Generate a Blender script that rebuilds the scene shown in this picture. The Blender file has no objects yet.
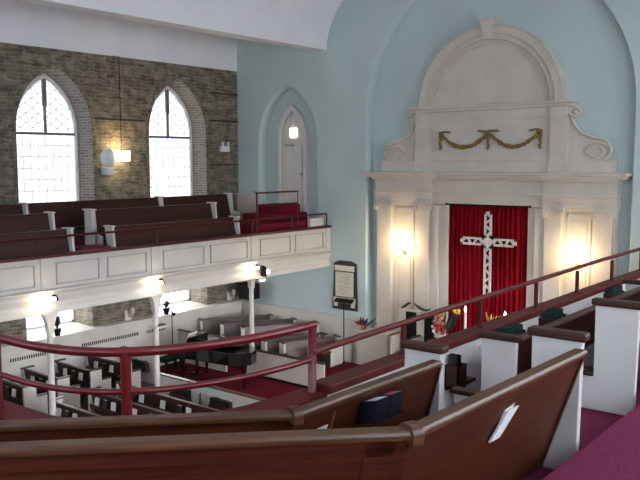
import bpy, bmesh, math, random
from mathutils import Vector, Matrix
random.seed(4)
SC = bpy.context.scene
COL = SC.collection
PI = math.pi

# ------------------------------------------------------------------ materials
def mat(name, color, rough=0.5, metal=0.0, emit=None, strength=0.0, spec=0.5, coat=0.0):
    m = bpy.data.materials.new(name); m.use_nodes = True
    b = m.node_tree.nodes['Principled BSDF']
    b.inputs['Base Color'].default_value = (*color, 1)
    b.inputs['Roughness'].default_value = rough
    b.inputs['Metallic'].default_value = metal
    b.inputs['Specular IOR Level'].default_value = spec
    b.inputs['Coat Weight'].default_value = coat
    if emit:
        b.inputs['Emission Color'].default_value = (*emit, 1)
        b.inputs['Emission Strength'].default_value = strength
    return m

def nodes(m):
    nt = m.node_tree
    return nt, nt.nodes, nt.links, nt.nodes['Principled BSDF']

def noisy(name, c1, c2, scale=(3, 3, 3), rough=0.5, detail=4, lo=0.35, hi=0.65, bump=0.0, coat=0.0, spec=0.5, dist=0.0):
    m = mat(name, c1, rough, coat=coat, spec=spec)
    nt, N, L, b = nodes(m)
    tc = N.new('ShaderNodeTexCoord'); mp = N.new('ShaderNodeMapping')
    mp.inputs['Scale'].default_value = scale
    no = N.new('ShaderNodeTexNoise'); no.inputs['Scale'].default_value = 1.0
    no.inputs['Detail'].default_value = detail; no.inputs['Distortion'].default_value = dist
    cr = N.new('ShaderNodeValToRGB')
    cr.color_ramp.elements[0].position = lo; cr.color_ramp.elements[0].color = (*c1, 1)
    cr.color_ramp.elements[1].position = hi; cr.color_ramp.elements[1].color = (*c2, 1)
    L.new(tc.outputs['Object'], mp.inputs['Vector']); L.new(mp.outputs[0], no.inputs['Vector'])
    L.new(no.outputs['Fac'], cr.inputs[0]); L.new(cr.outputs[0], b.inputs['Base Color'])
    if bump:
        bp = N.new('ShaderNodeBump'); bp.inputs['Strength'].default_value = bump; bp.inputs['Distance'].default_value = 0.02
        L.new(no.outputs['Fac'], bp.inputs['Height']); L.new(bp.outputs[0], b.inputs['Normal'])
    return m

M = {}
M['pew'] = noisy('polished_mahogany', (0.047, 0.0108, 0.0042), (0.100, 0.0255, 0.0095), (1.2, 1.2, 38), 0.42, 5, 0.3, 0.7, coat=0.0, spec=0.35)
M['pewtop'] = noisy('mahogany_rail', (0.060, 0.023, 0.008), (0.110, 0.046, 0.017), (2, 2, 45), 0.34, 4, spec=0.4)
M['darkpew'] = noisy('dark_pew_wood', (0.034, 0.0085, 0.006), (0.055, 0.0145, 0.010), (1, 1, 20), 0.5, spec=0.3)
M['floorpew'] = noisy('grey_brown_pew_wood', (0.085, 0.050, 0.048), (0.14, 0.092, 0.090), (1, 1, 22), 0.42)  # greyer brown than the other nave pews
M['navepew'] = noisy('brown_nave_pew', (0.040, 0.016, 0.011), (0.070, 0.028, 0.018), (1, 1, 20), 0.45)
M['capwood'] = noisy('dark_cap_wood', (0.034, 0.012, 0.007), (0.068, 0.024, 0.014), (3, 3, 30), 0.42, spec=0.25)
M['darkcap'] = mat('black_brown_cap', (0.018, 0.012, 0.010), 0.4)
M['white'] = noisy('white_paint', (0.60, 0.575, 0.54), (0.65, 0.625, 0.59), (2, 2, 2), 0.5)
M['parapet'] = noisy('parapet_white_paint', (0.49, 0.465, 0.43), (0.53, 0.505, 0.47), (2, 2, 2), 0.5)  # even tone, a little darker than the white paint
M['cream'] = noisy('cream_paint', (0.54, 0.495, 0.43), (0.60, 0.55, 0.48), (2, 2, 2), 0.55)
M['ceil'] = noisy('ceiling_plaster', (0.74, 0.76, 0.80), (0.79, 0.81, 0.85), (1, 1, 1), 0.8)
M['blue'] = noisy('blue_wall_paint', (0.465, 0.565, 0.560), (0.505, 0.610, 0.602), (0.7, 0.7, 0.7), 0.7)
M['red_paint'] = noisy('red_enamel', (0.115, 0.005, 0.009), (0.145, 0.008, 0.011), (3, 3, 3), 0.32)
M['red_cap'] = noisy('red_cap_paint', (0.085, 0.004, 0.009), (0.115, 0.006, 0.012), (3, 3, 3), 0.5, spec=0.2)
M['rail_brown'] = noisy('red_brown_enamel', (0.080, 0.012, 0.010), (0.105, 0.018, 0.015), (4, 4, 4), 0.5, spec=0.2)
M['maroon'] = mat('maroon_metal', (0.065, 0.007, 0.010), 0.4, spec=0.3)
M['carpet'] = noisy('magenta_carpet', (0.125, 0.017, 0.046), (0.175, 0.027, 0.064), (60, 60, 60), 0.95, 3, bump=0.3, spec=0.1)
M['redcarpet'] = noisy('red_carpet', (0.110, 0.006, 0.017), (0.155, 0.010, 0.024), (40, 40, 40), 0.95, 3, bump=0.2, spec=0.1)
M['oldwood'] = noisy('dark_floor_boards', (0.05, 0.032, 0.022), (0.09, 0.06, 0.04), (1, 20, 1), 0.5)
M['velvet'] = noisy('red_velvet', (0.17, 0.001, 0.005), (0.23, 0.0015, 0.008), (20, 20, 1), 0.8, spec=0.1)
M['black'] = mat('black_lacquer', (0.008, 0.008, 0.009), 0.12, coat=0.6)
M['matblack'] = mat('matt_black', (0.008, 0.008, 0.008), 0.7, spec=0.15)
M['grey'] = mat('grey_metal', (0.32, 0.32, 0.32), 0.5)
M['gold'] = noisy('aged_gold', (0.15, 0.088, 0.018), (0.27, 0.17, 0.045), (30, 30, 30), 0.5)
M['brass'] = mat('brass', (0.55, 0.36, 0.10), 0.3, 0.9)
M['marble'] = noisy('cream_marble', (0.56, 0.50, 0.40), (0.66, 0.60, 0.50), (5, 5, 5), 0.4)
M['slate'] = noisy('black_marble', (0.014, 0.013, 0.012), (0.03, 0.028, 0.026), (8, 8, 8), 0.35)
M['ink'] = mat('engraved_line', (0.30, 0.26, 0.21), 0.7)
M['lead'] = mat('lead_came', (0.16, 0.17, 0.19), 0.6)
M['lead_fine'] = mat('weathered_lead', (0.42, 0.45, 0.48), 0.6)
M['shaded_moulding'] = mat('shaded_moulding_paint', (0.37, 0.35, 0.325), 0.6)  # white paint darkened so the mouldings show their shading lines
M['frame'] = mat('window_frame_paint', (0.70, 0.70, 0.68), 0.5)
M['pane'] = mat('daylit_glass', (0.8, 0.85, 0.9), 0.3, emit=(0.95, 0.98, 1.0), strength=1.35)
M['pane_out'] = mat('daylit_side_glass', (0.8, 0.85, 0.9), 0.3, emit=(0.90, 0.96, 1.0), strength=15.0)
M['pane_near'] = mat('daylit_near_glass', (0.8, 0.85, 0.9), 0.3, emit=(0.76, 0.88, 1.0), strength=10.0)
M['pane_low'] = mat('daylit_low_glass', (0.8, 0.85, 0.9), 0.3, emit=(0.96, 0.98, 1.0), strength=9.0)
M['pane_low_fill'] = mat('low_right_fill_glass', (0.8, 0.85, 0.9), 0.3, emit=(0.96, 0.98, 1.0), strength=80.0)  # strong glow of added, unseen low windows that brightens the nave
M['pane_rear'] = mat('daylit_rear_glass', (0.8, 0.85, 0.9), 0.3, emit=(0.78, 0.90, 1.0), strength=6.0)
M['fanlight'] = mat('sunlit_fanlight', (0.8, 0.8, 0.7), 0.3, emit=(1.0, 0.97, 0.86), strength=2.5)
M['warm'] = mat('lit_lamp_glass', (0.9, 0.8, 0.6), 0.4, emit=(1.0, 0.80, 0.48), strength=14)
M['warm2'] = mat('lit_lamp_tube', (0.9, 0.85, 0.7), 0.4, emit=(1.0, 0.86, 0.60), strength=9)
M['flame'] = mat('candle_flame', (1, 0.8, 0.6), 0.4, emit=(1.0, 0.72, 0.45), strength=18)
M['wax'] = mat('candle_wax', (0.80, 0.74, 0.70), 0.5)
M['leaf'] = noisy('leaf_green', (0.03, 0.08, 0.02), (0.07, 0.15, 0.04), (12, 12, 12), 0.5)
M['darkleaf'] = noisy('dark_leaf', (0.012, 0.014, 0.014), (0.03, 0.035, 0.035), (12, 12, 12), 0.5)
M['rosepink'] = mat('pink_petal', (0.60, 0.20, 0.16), 0.6)
M['redpetal'] = mat('red_petal', (0.38, 0.02, 0.02), 0.6)
M['yellow'] = mat('yellow_petal', (0.62, 0.45, 0.06), 0.6)
M['whitepetal'] = mat('white_petal', (0.75, 0.72, 0.62), 0.6)
M['terra'] = mat('terracotta', (0.30, 0.12, 0.06), 0.7)
M['paper'] = mat('white_paper', (0.80, 0.80, 0.80), 0.6)
M['pink_edge'] = mat('pink_page_edge', (0.50, 0.13, 0.19), 0.6)
M['bluebook'] = mat('navy_book_cloth', (0.010, 0.013, 0.022), 0.45)
M['greenbook'] = mat('green_book_cloth', (0.005, 0.030, 0.027), 0.5)
M['blackbook'] = mat('black_book_cloth', (0.012, 0.012, 0.014), 0.5)
M['beam'] = mat('old_timber', (0.045, 0.030, 0.022), 0.8)
M['plastic'] = mat('pale_plastic', (0.62, 0.66, 0.70), 0.4)
M['dadoback'] = noisy('aged_ledge_paint', (0.60, 0.58, 0.54), (0.68, 0.66, 0.62), (3, 3, 3), 0.3)

def stone_material():
    m = mat('rubble_stone', (0.2, 0.18, 0.15), 0.9, spec=0.2)
    nt, N, L, b = nodes(m)
    tc = N.new('ShaderNodeTexCoord'); sp = N.new('ShaderNodeSeparateXYZ'); cb = N.new('ShaderNodeCombineXYZ')
    L.new(tc.outputs['Object'], sp.inputs[0])
    add = N.new('ShaderNodeMath'); add.operation = 'ADD'
    L.new(sp.outputs['X'], add.inputs[0]); L.new(sp.outputs['Y'], add.inputs[1])
    L.new(add.outputs[0], cb.inputs[0]); L.new(sp.outputs['Z'], cb.inputs[1])
    n0 = N.new('ShaderNodeTexNoise'); n0.inputs['Scale'].default_value = 5.0; n0.inputs['Detail'].default_value = 3
    L.new(cb.outputs[0], n0.inputs['Vector'])
    mx = N.new('ShaderNodeMix'); mx.data_type = 'RGBA'; mx.blend_type = 'LINEAR_LIGHT'; mx.inputs[0].default_value = 0.075
    L.new(cb.outputs[0], mx.inputs[6]); L.new(n0.outputs['Color'], mx.inputs[7])
    br = N.new('ShaderNodeTexBrick')
    br.offset = 0.5; br.squash = 0.7; br.squash_frequency = 3
    br.inputs['Color1'].default_value = (0.205, 0.190, 0.160, 1)
    br.inputs['Color2'].default_value = (0.105, 0.092, 0.076, 1)
    br.inputs['Mortar'].default_value = (0.225, 0.21, 0.18, 1)
    br.inputs['Scale'].default_value = 1.0
    br.inputs['Mortar Size'].default_value = 0.014
    br.inputs['Mortar Smooth'].default_value = 0.5
    br.inputs['Bias'].default_value = -0.1
    br.inputs['Brick Width'].default_value = 0.30
    br.inputs['Row Height'].default_value = 0.085
    L.new(mx.outputs[2], br.inputs['Vector'])
    n1 = N.new('ShaderNodeTexNoise'); n1.inputs['Scale'].default_value = 4.5; n1.inputs['Detail'].default_value = 6
    L.new(cb.outputs[0], n1.inputs['Vector'])
    cr = N.new('ShaderNodeValToRGB')
    cr.color_ramp.elements[0].position = 0.36; cr.color_ramp.elements[0].color = (0.75, 0.73, 0.70, 1)
    cr.color_ramp.elements[1].position = 0.62; cr.color_ramp.elements[1].color = (1.35, 1.30, 1.2, 1)
    L.new(n1.outputs['Fac'], cr.inputs[0])
    mul = N.new('ShaderNodeMix'); mul.data_type = 'RGBA'; mul.blend_type = 'MULTIPLY'; mul.inputs[0].default_value = 1
    L.new(br.outputs['Color'], mul.inputs[6]); L.new(cr.outputs[0], mul.inputs[7])
    L.new(mul.outputs[2], b.inputs['Base Color'])
    bp = N.new('ShaderNodeBump'); bp.inputs['Strength'].default_value = 0.6; bp.inputs['Distance'].default_value = 0.03
    bp.invert = True
    L.new(br.outputs['Fac'], bp.inputs['Height']); L.new(bp.outputs[0], b.inputs['Normal'])
    return m
M['stone'] = stone_material()

def brick_material():
    m = mat('whitewashed_brick', (0.5, 0.4, 0.36), 0.9, spec=0.2)
    nt, N, L, b = nodes(m)
    tc = N.new('ShaderNodeTexCoord'); sp = N.new('ShaderNodeSeparateXYZ'); cb = N.new('ShaderNodeCombineXYZ')
    L.new(tc.outputs['Object'], sp.inputs[0])
    L.new(sp.outputs['X'], cb.inputs[0]); L.new(sp.outputs['Z'], cb.inputs[1])
    br = N.new('ShaderNodeTexBrick')
    br.inputs['Color1'].default_value = (0.20, 0.145, 0.125, 1)
    br.inputs['Color2'].default_value = (0.30, 0.26, 0.235, 1)
    br.inputs['Mortar'].default_value = (0.36, 0.34, 0.315, 1)
    br.inputs['Scale'].default_value = 1.0
    br.inputs['Mortar Size'].default_value = 0.012
    br.inputs['Brick Width'].default_value = 0.2
    br.inputs['Row Height'].default_value = 0.065
    L.new(cb.outputs[0], br.inputs['Vector']); L.new(br.outputs['Color'], b.inputs['Base Color'])
    return m
M['brick'] = brick_material()

def beadboard_material():
    m = mat('white_beadboard', (0.66, 0.62, 0.56), 0.5)
    nt, N, L, b = nodes(m)
    tc = N.new('ShaderNodeTexCoord'); sp = N.new('ShaderNodeSeparateXYZ')
    L.new(tc.outputs['Object'], sp.inputs[0])
    add = N.new('ShaderNodeMath'); add.operation = 'ADD'
    L.new(sp.outputs['X'], add.inputs[0]); L.new(sp.outputs['Y'], add.inputs[1])
    mul = N.new('ShaderNodeMath'); mul.operation = 'MULTIPLY'; mul.inputs[1].default_value = 6.5
    L.new(add.outputs[0], mul.inputs[0])
    fr = N.new('ShaderNodeMath'); fr.operation = 'FRACT'; L.new(mul.outputs[0], fr.inputs[0])
    cr = N.new('ShaderNodeValToRGB')
    cr.color_ramp.elements[0].position = 0.02; cr.color_ramp.elements[0].color = (0, 0, 0, 1)
    cr.color_ramp.elements[1].position = 0.10; cr.color_ramp.elements[1].color = (1, 1, 1, 1)
    L.new(fr.outputs[0], cr.inputs[0])
    bp = N.new('ShaderNodeBump'); bp.inputs['Strength'].default_value = 0.6; bp.inputs['Distance'].default_value = 0.01
    L.new(cr.outputs[0], bp.inputs['Height']); L.new(bp.outputs[0], b.inputs['Normal'])
    return m
M['bead'] = beadboard_material()

# ------------------------------------------------------------------ mesh builder
class MB:
    def __init__(self, o=(0, 0, 0)):
        self.o = Vector(o); self.v = []; self.f = []
    def add(self, vs, fs):
        n = len(self.v)
        self.v += [Vector(p) - self.o for p in vs]
        self.f += [tuple(i + n for i in f) for f in fs]
        return self
    def box(self, x0, x1, y0, y1, z0, z1):
        return self.hexa([(x0, y0, z0), (x1, y0, z0), (x1, y1, z0), (x0, y1, z0),
                          (x0, y0, z1), (x1, y0, z1), (x1, y1, z1), (x0, y1, z1)])
    def hexa(self, p):
        return self.add(p, [(0, 3, 2, 1), (4, 5, 6, 7), (0, 1, 5, 4), (1, 2, 6, 5), (2, 3, 7, 6), (3, 0, 4, 7)])
    def slab(self, a, b, c, d, n):            # quad a,b,c,d thickened along n
        n = Vector(n); q = [Vector(a), Vector(b), Vector(c), Vector(d)]
        return self.hexa(q + [p + n for p in q])
    def prism(self, poly, off):               # 3-D polygon extruded by off
        k = len(poly); off = Vector(off); p = [Vector(q) for q in poly]
        fs = [tuple(range(k))[::-1], tuple(range(k, 2 * k))]
        fs += [(i, (i + 1) % k, (i + 1) % k + k, i + k) for i in range(k)]
        return self.add(p + [q + off for q in p], fs)
    def loft(self, rings, closed=False, caps=True):
        k = len(rings[0]); vs = [p for r in rings for p in r]; fs = []
        n = len(rings)
        for i in range(n if closed else n - 1):
            a = i * k; b = ((i + 1) % n) * k
            for j in range(k):
                fs.append((a + j, a + (j + 1) % k, b + (j + 1) % k, b + j))
        if caps and not closed:
            fs.append(tuple(range(k))[::-1]); fs.append(tuple(range((n - 1) * k, n * k)))
        return self.add(vs, fs)
    def tube(self, path, r, k=8, closed=False):
        P = [Vector(p) for p in path]; rings = []
        n = len(P)
        for i, p in enumerate(P):
            if closed: t = (P[(i + 1) % n] - P[i - 1])
            else: t = P[min(i + 1, n - 1)] - P[max(i - 1, 0)]
            t.normalize()
            up = Vector((0, 0, 1)) if abs(t.z) < 0.95 else Vector((0, 1, 0))
            s = t.cross(up).normalized(); u = s.cross(t)
            rr = r[i] if isinstance(r, (list, tuple)) else r
            rings.append([p + s * (rr * math.cos(2 * PI * j / k)) + u * (rr * math.sin(2 * PI * j / k)) for j in range(k)])
        return self.loft(rings, closed)
    def sweep(self, path, prof, closed=False): # prof: (side, up), mitred in plan
        P = [Vector(p) for p in path]; n = len(P); rings = []
        for i, p in enumerate(P):
            a = P[i] - P[i - 1] if (i > 0 or closed) else P[1] - P[0]
            b = P[(i + 1) % n] - P[i] if (i < n - 1 or closed) else P[-1] - P[-2]
            a = Vector((a.x, a.y, 0)).normalized(); b = Vector((b.x, b.y, 0)).normalized()
            t = (a + b).normalized(); s = Vector((t.y, -t.x, 0))
            k = 1.0 / max(0.35, s.dot(Vector((a.y, -a.x, 0))))
            rings.append([p + s * (q[0] * k) + Vector((0, 0, q[1])) for q in prof])
        return self.loft(rings, closed)
    def lathe(self, c, prof, k=16):           # prof: (r, z) bottom to top
        c = Vector(c); rings = []
        for r, z in prof:
            rings.append([c + Vector((r * math.cos(2 * PI * j / k), r * math.sin(2 * PI * j / k), z)) for j in range(k)])
        return self.loft(rings)
    def ball(self, c, r, seg=8, rings=6, sc=(1, 1, 1)):
        prof = []
        c = Vector(c); rg = []
        for i in range(rings + 1):
            a = -PI / 2 + PI * i / rings
            rr = max(1e-4, math.cos(a)) * r
            rg.append([c + Vector((rr * math.cos(2 * PI * j / seg) * sc[0], rr * math.sin(2 * PI * j / seg) * sc[1], r * math.sin(a) * sc[2])) for j in range(seg)])
        return self.loft(rg)
    def build(self, name, m, parent=None, smooth=False, bevel=0, seg=2):
        me = bpy.data.meshes.new(name)
        me.from_pydata([tuple(v) for v in self.v], [], self.f)
        me.validate(); me.update()
        bm = bmesh.new(); bm.from_mesh(me)
        bmesh.ops.recalc_face_normals(bm, faces=bm.faces); bm.to_mesh(me); bm.free()
        me.materials.append(M[m] if isinstance(m, str) else m)
        if smooth:
            for p in me.polygons: p.use_smooth = True
            try: me.set_sharp_from_angle(angle=math.radians(40))
            except Exception: pass
        o = bpy.data.objects.new(name, me); COL.objects.link(o)
        if parent is not None: o.parent = parent
        else: o.location = self.o
        if bevel:
            md = o.modifiers.new('bevel', 'BEVEL'); md.width = bevel; md.segments = seg; md.limit_method = 'ANGLE'
        return o

def thing(name, label, cat, loc=(0, 0, 0), rotz=0, group=None):
    o = bpy.data.objects.new(name, None); COL.objects.link(o)
    o.location = loc; o.rotation_euler = (0, 0, rotz); o.empty_display_size = 0.2
    return tag(o, label, cat, group)
def tag(o, label, cat, group=None):
    o['label'] = label; o['category'] = cat
    if group: o['group'] = group
    return o
def struct(o, label=None, cat=None):
    o['kind'] = 'structure'
    if label: o['label'] = label
    if cat: o['category'] = cat
    return o

def fill_outline(name, outer, holes, mp, m, smooth=False):
    """a flat wall face with holes, 2-D points mapped to 3-D by mp"""
    bm = bmesh.new(); es = []
    for loop in [outer] + holes:
        vs = [bm.verts.new(mp(*p)) for p in loop]
        for i in range(len(vs)): es.append(bm.edges.new((vs[i], vs[(i + 1) % len(vs)])))
    bmesh.ops.triangle_fill(bm, use_beauty=True, use_dissolve=False, edges=es)
    bmesh.ops.recalc_face_normals(bm, faces=bm.faces)
    me = bpy.data.meshes.new(name); bm.to_mesh(me); bm.free()
    me.materials.append(M[m])
    o = bpy.data.objects.new(name, me); COL.objects.link(o)
    return o

def pointed(c, w, z0, zs, za, n=10):
    """outline of a pointed-arch opening, starting bottom left going round"""
    h = za - zs; R = (w * w + h * h) / (2 * w)
    pts = [(c - w, z0), (c - w, zs)]
    a1 = math.asin(min(1, h / R))
    for i in range(1, n + 1):
        a = a1 * i / n; pts.append((c - w + R - R * math.cos(a), zs + R * math.sin(a)))
    for i in range(n - 1, -1, -1):
        a = a1 * i / n; pts.append((c + w - R + R * math.cos(a), zs + R * math.sin(a)))
    pts.append((c + w, z0))
    return pts

def ring_strip(mb, A, B, mpa, mpb, closed=True):
    n = len(A); vs = [mpa(*p) for p in A] + [mpb(*p) for p in B]
    fs = [(i, (i + 1) % n, (i + 1) % n + n, i + n) for i in range(n if closed else n - 1)]
    mb.add(vs, fs)

FZ = 0.0
# ------------------------------------------------------------------ floor, shell
o = MB().box(-8.6, 9.9, -2.7, 16.4, -0.15, 0).build('floor', 'redcarpet'); struct(o)
o = MB().box(-7.5, -6.12, 6.0, 11.9, 0.0, 0.02).build('floor_boards', 'oldwood'); struct(o)
o = MB().box(-4.95, -0.5, 6.0, 10.7, 0.0, 0.02).build('floor_boards', 'oldwood'); struct(o)
o = MB().box(-7.6, -5.2, 13.95, 16.0, 0.0, 0.25).build('floor_platform', 'redcarpet'); struct(o)
o = MB().box(-3.56, -2.3, 14.0, 15.6, 0.0, 0.18).build('floor_chancel_step', 'redcarpet'); struct(o)
o = MB().box(-2.3, 2.6, 14.0, 16.0, 0.0, 0.30).build('floor_chancel', 'redcarpet'); struct(o)

# ---- front wall with arched recess (a notch) and pointed blind niche (a hole)
XR, ZR, RR = -0.04, 6.38, 3.235
def recess(r, n=28, z0=0.0):
    pts = [(XR - r, z0)]
    for i in range(n + 1):
        a = PI - PI * i / n; pts.append((XR + r * math.cos(a), ZR + r * math.sin(a)))
    pts.append((XR + r, z0)); return pts
outer = [(-8.6, 0)] + recess(RR) + [(9.9, 0), (9.9, 11.2), (-8.6, 11.2)]
nicheA = pointed(-5.86, 1.05, 3.0, 5.75, 7.28)
nicheB = pointed(-5.86, 0.98, 3.0, 5.75, 7.19)
wf = fill_outline('wall_front', outer, [nicheA], lambda x, z: (x, 16.0, z), 'blue'); struct(wf)
mb = MB()
prev, py = recess(RR), 16.0
for r, y in ((RR - 0.02, 16.02), (RR - 0.04, 16.06), (RR - 0.05, 16.12), (RR - 0.05, 16.24)):
    cur = recess(r); ring_strip(mb, prev, cur, lambda x, z, y=py: (x, y, z), lambda x, z, y=y: (x, y, z), False)
    prev, py = cur, y
struct(mb.build('wall_front_recess_reveal', 'blue', wf, smooth=True))
mb = MB(); ring_strip(mb, nicheA, nicheB, lambda x, z: (x, 16.0, z), lambda x, z: (x, 16.08, z))
nb2 = [(x, z) for x, z in nicheB]
ring_strip(mb, nicheB, nb2, lambda x, z: (x, 16.08, z), lambda x, z: (x, 16.22, z))
struct(mb.build('wall_front_niche_reveal', 'blue', wf, smooth=True))
struct(MB().box(-7.2, 3.6, 16.24, 16.4, 0, 10.9).build('wall_front_recess_back', 'blue', wf))
# wainscot along the front wall under the gallery
o = MB().box(-7.7, -3.3, 15.93, 16.0, 0, 1.2).build('baseboard_front', 'bead'); struct(o)
struct(MB().box(-7.7, -3.3, 15.89, 16.0, 1.2, 1.26).build('wainscot_rail', 'white', o))
# white dado at the gallery's front wall
o = MB().box(-7.7, -6.82, 15.94, 16.0, 3.0, 4.28).build('baseboard_gallery', 'white'); struct(o)
struct(MB().box(-7.7, -6.80, 15.91, 16.0, 4.28, 4.34).build('wainscot_rail', 'white', o))

# ---- door in the niche
d = thing('door_1', 'narrow white pointed door in the blue niche of the upper gallery', 'door', (-5.79, 16.2, 3.4)); d['kind'] = 'structure'
oo = (-5.79, 16.2, 3.4)
fo = pointed(-5.79, 0.50, 3.4, 5.85, 6.72); fi = pointed(-5.79, 0.40, 3.4, 5.85, 6.58)
mb = MB(oo)
ring_strip(mb, fo, fi, lambda x, z: (x, 16.10, z), lambda x, z: (x, 16.10, z))
ring_strip(mb, fo, fo, lambda x, z: (x, 16.10, z), lambda x, z: (x, 16.24, z))
ring_strip(mb, fi, fi, lambda x, z: (x, 16.10, z), lambda x, z: (x, 16.18, z))
mb.build('door_frame', 'white', d)
MB(oo).prism([(x, 16.20, z) for x, z in pointed(-5.79, 0.40, 5.80, 5.86, 6.58)], (0, 0.04, 0)).build('transom_panel', 'white', d)
leaf = MB(oo).box(-6.18, -5.40, 16.17, 16.21, 3.4, 5.74)
for a, b, c, e in ((-6.12, -5.83, 3.5, 4.6), (-5.75, -5.46, 3.5, 4.6), (-6.12, -5.83, 4.7, 5.65), (-5.75, -5.46, 4.7, 5.65)):
    leaf.box(a, b, 16.155, 16.17, c, e)
lf = leaf.build('door_leaf', 'white', d)
MB(oo).ball((-5.48, 16.13, 4.89), 0.035).tube([(-5.48, 16.13, 4.89), (-5.58, 16.12, 4.89)], 0.014).build('door_handle', 'grey', lf, smooth=True)
MB(oo).box(-6.05, -5.75, 16.11, 16.155, 5.63, 5.69).build('door_closer', 'grey', lf)
MB(oo).box(-6.19, -5.39, 16.14, 16.2, 5.74, 5.82).build('transom_bar', 'white', d)
MB(oo).box(-5.90, -5.67, 16.165, 16.195, 5.87, 6.12).build('fanlight_pane', 'fanlight', d)
mb = MB(oo)
for s in (-1, 1):
    pts = []
    for i in range(9):
        a = i / 8; pts.append((-5.79 + s * (0.40 - 0.34 * a), 16.17, 5.86 + 0.62 * math.sin(a * PI / 2)))
    mb.tube(pts, 0.012, 6)
mb.tube([(-5.79, 16.17, 6.12), (-5.79, 16.17, 6.55)], 0.012, 6).build('tracery', 'frame', d)

# ---- left stone wall with windows
XL = -7.7; XG = -8.1
WCS = [3.0, 6.6, 10.2, 13.8]
lwh = [(9.30, 11.02), (12.92, 14.72)]
holes = [pointed(c, 0.97, 4.16, 5.95, 7.36) for c in WCS]
lowh = [[(a, 1.25), (a, 2.55), (b, 2.55), (b, 1.25)] for a, b in [(2.1, 3.9), (5.7, 7.5)] + lwh]
wl = fill_outline('wall_left', [(-2.7, 0), (16.0, 0), (16.0, 7.74), (-2.7, 7.74)], holes + lowh, lambda y, z: (XL, y, z), 'stone'); struct(wl)
struct(MB().box(XL - 0.04, XL, -2.7, 16.0, 7.74, 9.2).build('wall_left_upper', 'ceil', wl))
for i, (c, h) in enumerate(zip(WCS, holes)):
    inn = pointed(c, 0.82, 4.24, 5.95, 7.22); inn2 = pointed(c, 0.75, 4.30, 5.95, 7.12)
    loc = (XG, c, 4.16)
    w = thing(f'window_{i+1}', 'tall pointed leaded window in the upper stone wall, ' + ('the one further back out of the frame', 'the one beside the rear gallery', 'left of the hanging lamp', 'right of the hanging lamp')[i], 'window', loc)
    w['kind'] = 'structure'
    mb = MB(loc); ring_strip(mb, h, inn, lambda y, z: (XL, y, z), lambda y, z: (XG, y, z)); mb.build('reveal', 'brick', w)
    # brick ring flush round the opening
    big = pointed(c, 1.05, 4.16, 5.95, 7.47)
    mb = MB(loc); ring_strip(mb, h[0:], big, lambda y, z: (XL + 0.02, y, z), lambda y, z: (XL + 0.02, y, z), False)
    ring_strip(mb, h, h, lambda y, z: (XL + 0.02, y, z), lambda y, z: (XL, y, z), False)
    ring_strip(mb, big, big, lambda y, z: (XL + 0.02, y, z), lambda y, z: (XL, y, z), False)
    mb.build('brick_arch', 'stone', w)
    mb = MB(loc); ring_strip(mb, inn, inn2, lambda y, z: (XG + 0.03, y, z), lambda y, z: (XG + 0.03, y, z))
    ring_strip(mb, inn2, inn2, lambda y, z: (XG + 0.03, y, z), lambda y, z: (XG - 0.05, y, z)); 
    ring_strip(mb, inn, inn, lambda y, z: (XG + 0.03, y, z), lambda y, z: (XG - 0.05, y, z)); mb.build('window_frame', 'frame', w)
    MB(loc).prism([(XG - 0.04, y, z) for y, z in inn2], (-0.012, 0, 0)).build('pane', 'pane', w)
    mb = MB(loc)
    mb.box(XG - 0.03, XG + 0.02, c - 0.76, c + 0.76, 5.84, 5.90)
    mb.box(XG - 0.03, XG + 0.02, c - 0.025, c + 0.025, 5.90, 6.5)
    mb.box(XG - 0.03, XG + 0.02, c - 0.05, c + 0.05, 6.5, 7.13)
    mb.build('mullion', 'lead', w)
    mb = MB(loc)
    for k in range(1, 6): mb.box(XG - 0.034, XG - 0.022, c - 0.76, c + 0.76, 4.30 + k * 0.26, 4.318 + k * 0.26)
    for k in range(1, 8): mb.box(XG - 0.034, XG - 0.024, c - 0.76 + k * 0.19, c - 0.748 + k * 0.19, 4.30, 5.85)
    R = (0.76**2 + 1.19**2) / (2 * 0.76)
    for s in (-1, 1):                                   # curved leads in the head, clipped to the light
        for q in range(-2, 7):
            pts = []
            for t in range(26):
                y = -0.76 + 1.52 * t / 25
                z = 5.95 - 0.5 + q * 0.22 + 0.72 * (s * y + 0.76)
                yy = abs(y); lim = 5.95 + math.sqrt(max(0, R * R - (yy - 0.76 + R) ** 2))
                if 5.90 < z < lim: pts.append((XG - 0.028, c + y, z))
            if len(pts) > 1: mb.tube(pts, 0.010, 4)
    mb.build('lead_cames', 'lead_fine', w)
    MB(loc).hexa([(XG, c - 0.82, 4.10), (XL + 0.06, c - 0.97, 4.02), (XL + 0.06, c + 0.97, 4.02), (XG, c + 0.82, 4.10),
                  (XG, c - 0.82, 4.24), (XL + 0.06, c - 0.97, 4.16), (XL + 0.06, c + 0.97, 4.16), (XG, c + 0.82, 4.24)]).build('window_sill', 'frame', w)
# horizontal lacing timbers in the stone
for i, (y0, y1, z) in enumerate(((14.92, 16.0, 7.06), (14.92, 16.0, 6.32), (14.92, 16.0, 5.12), (11.25, 12.7, 6.22), (-2.7, 2.0, 6.3))):
    struct(MB().box(XL, XL + 0.025, y0, y1, z, z + 0.045).build('wall_left_timber', 'beam', wl))
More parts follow.
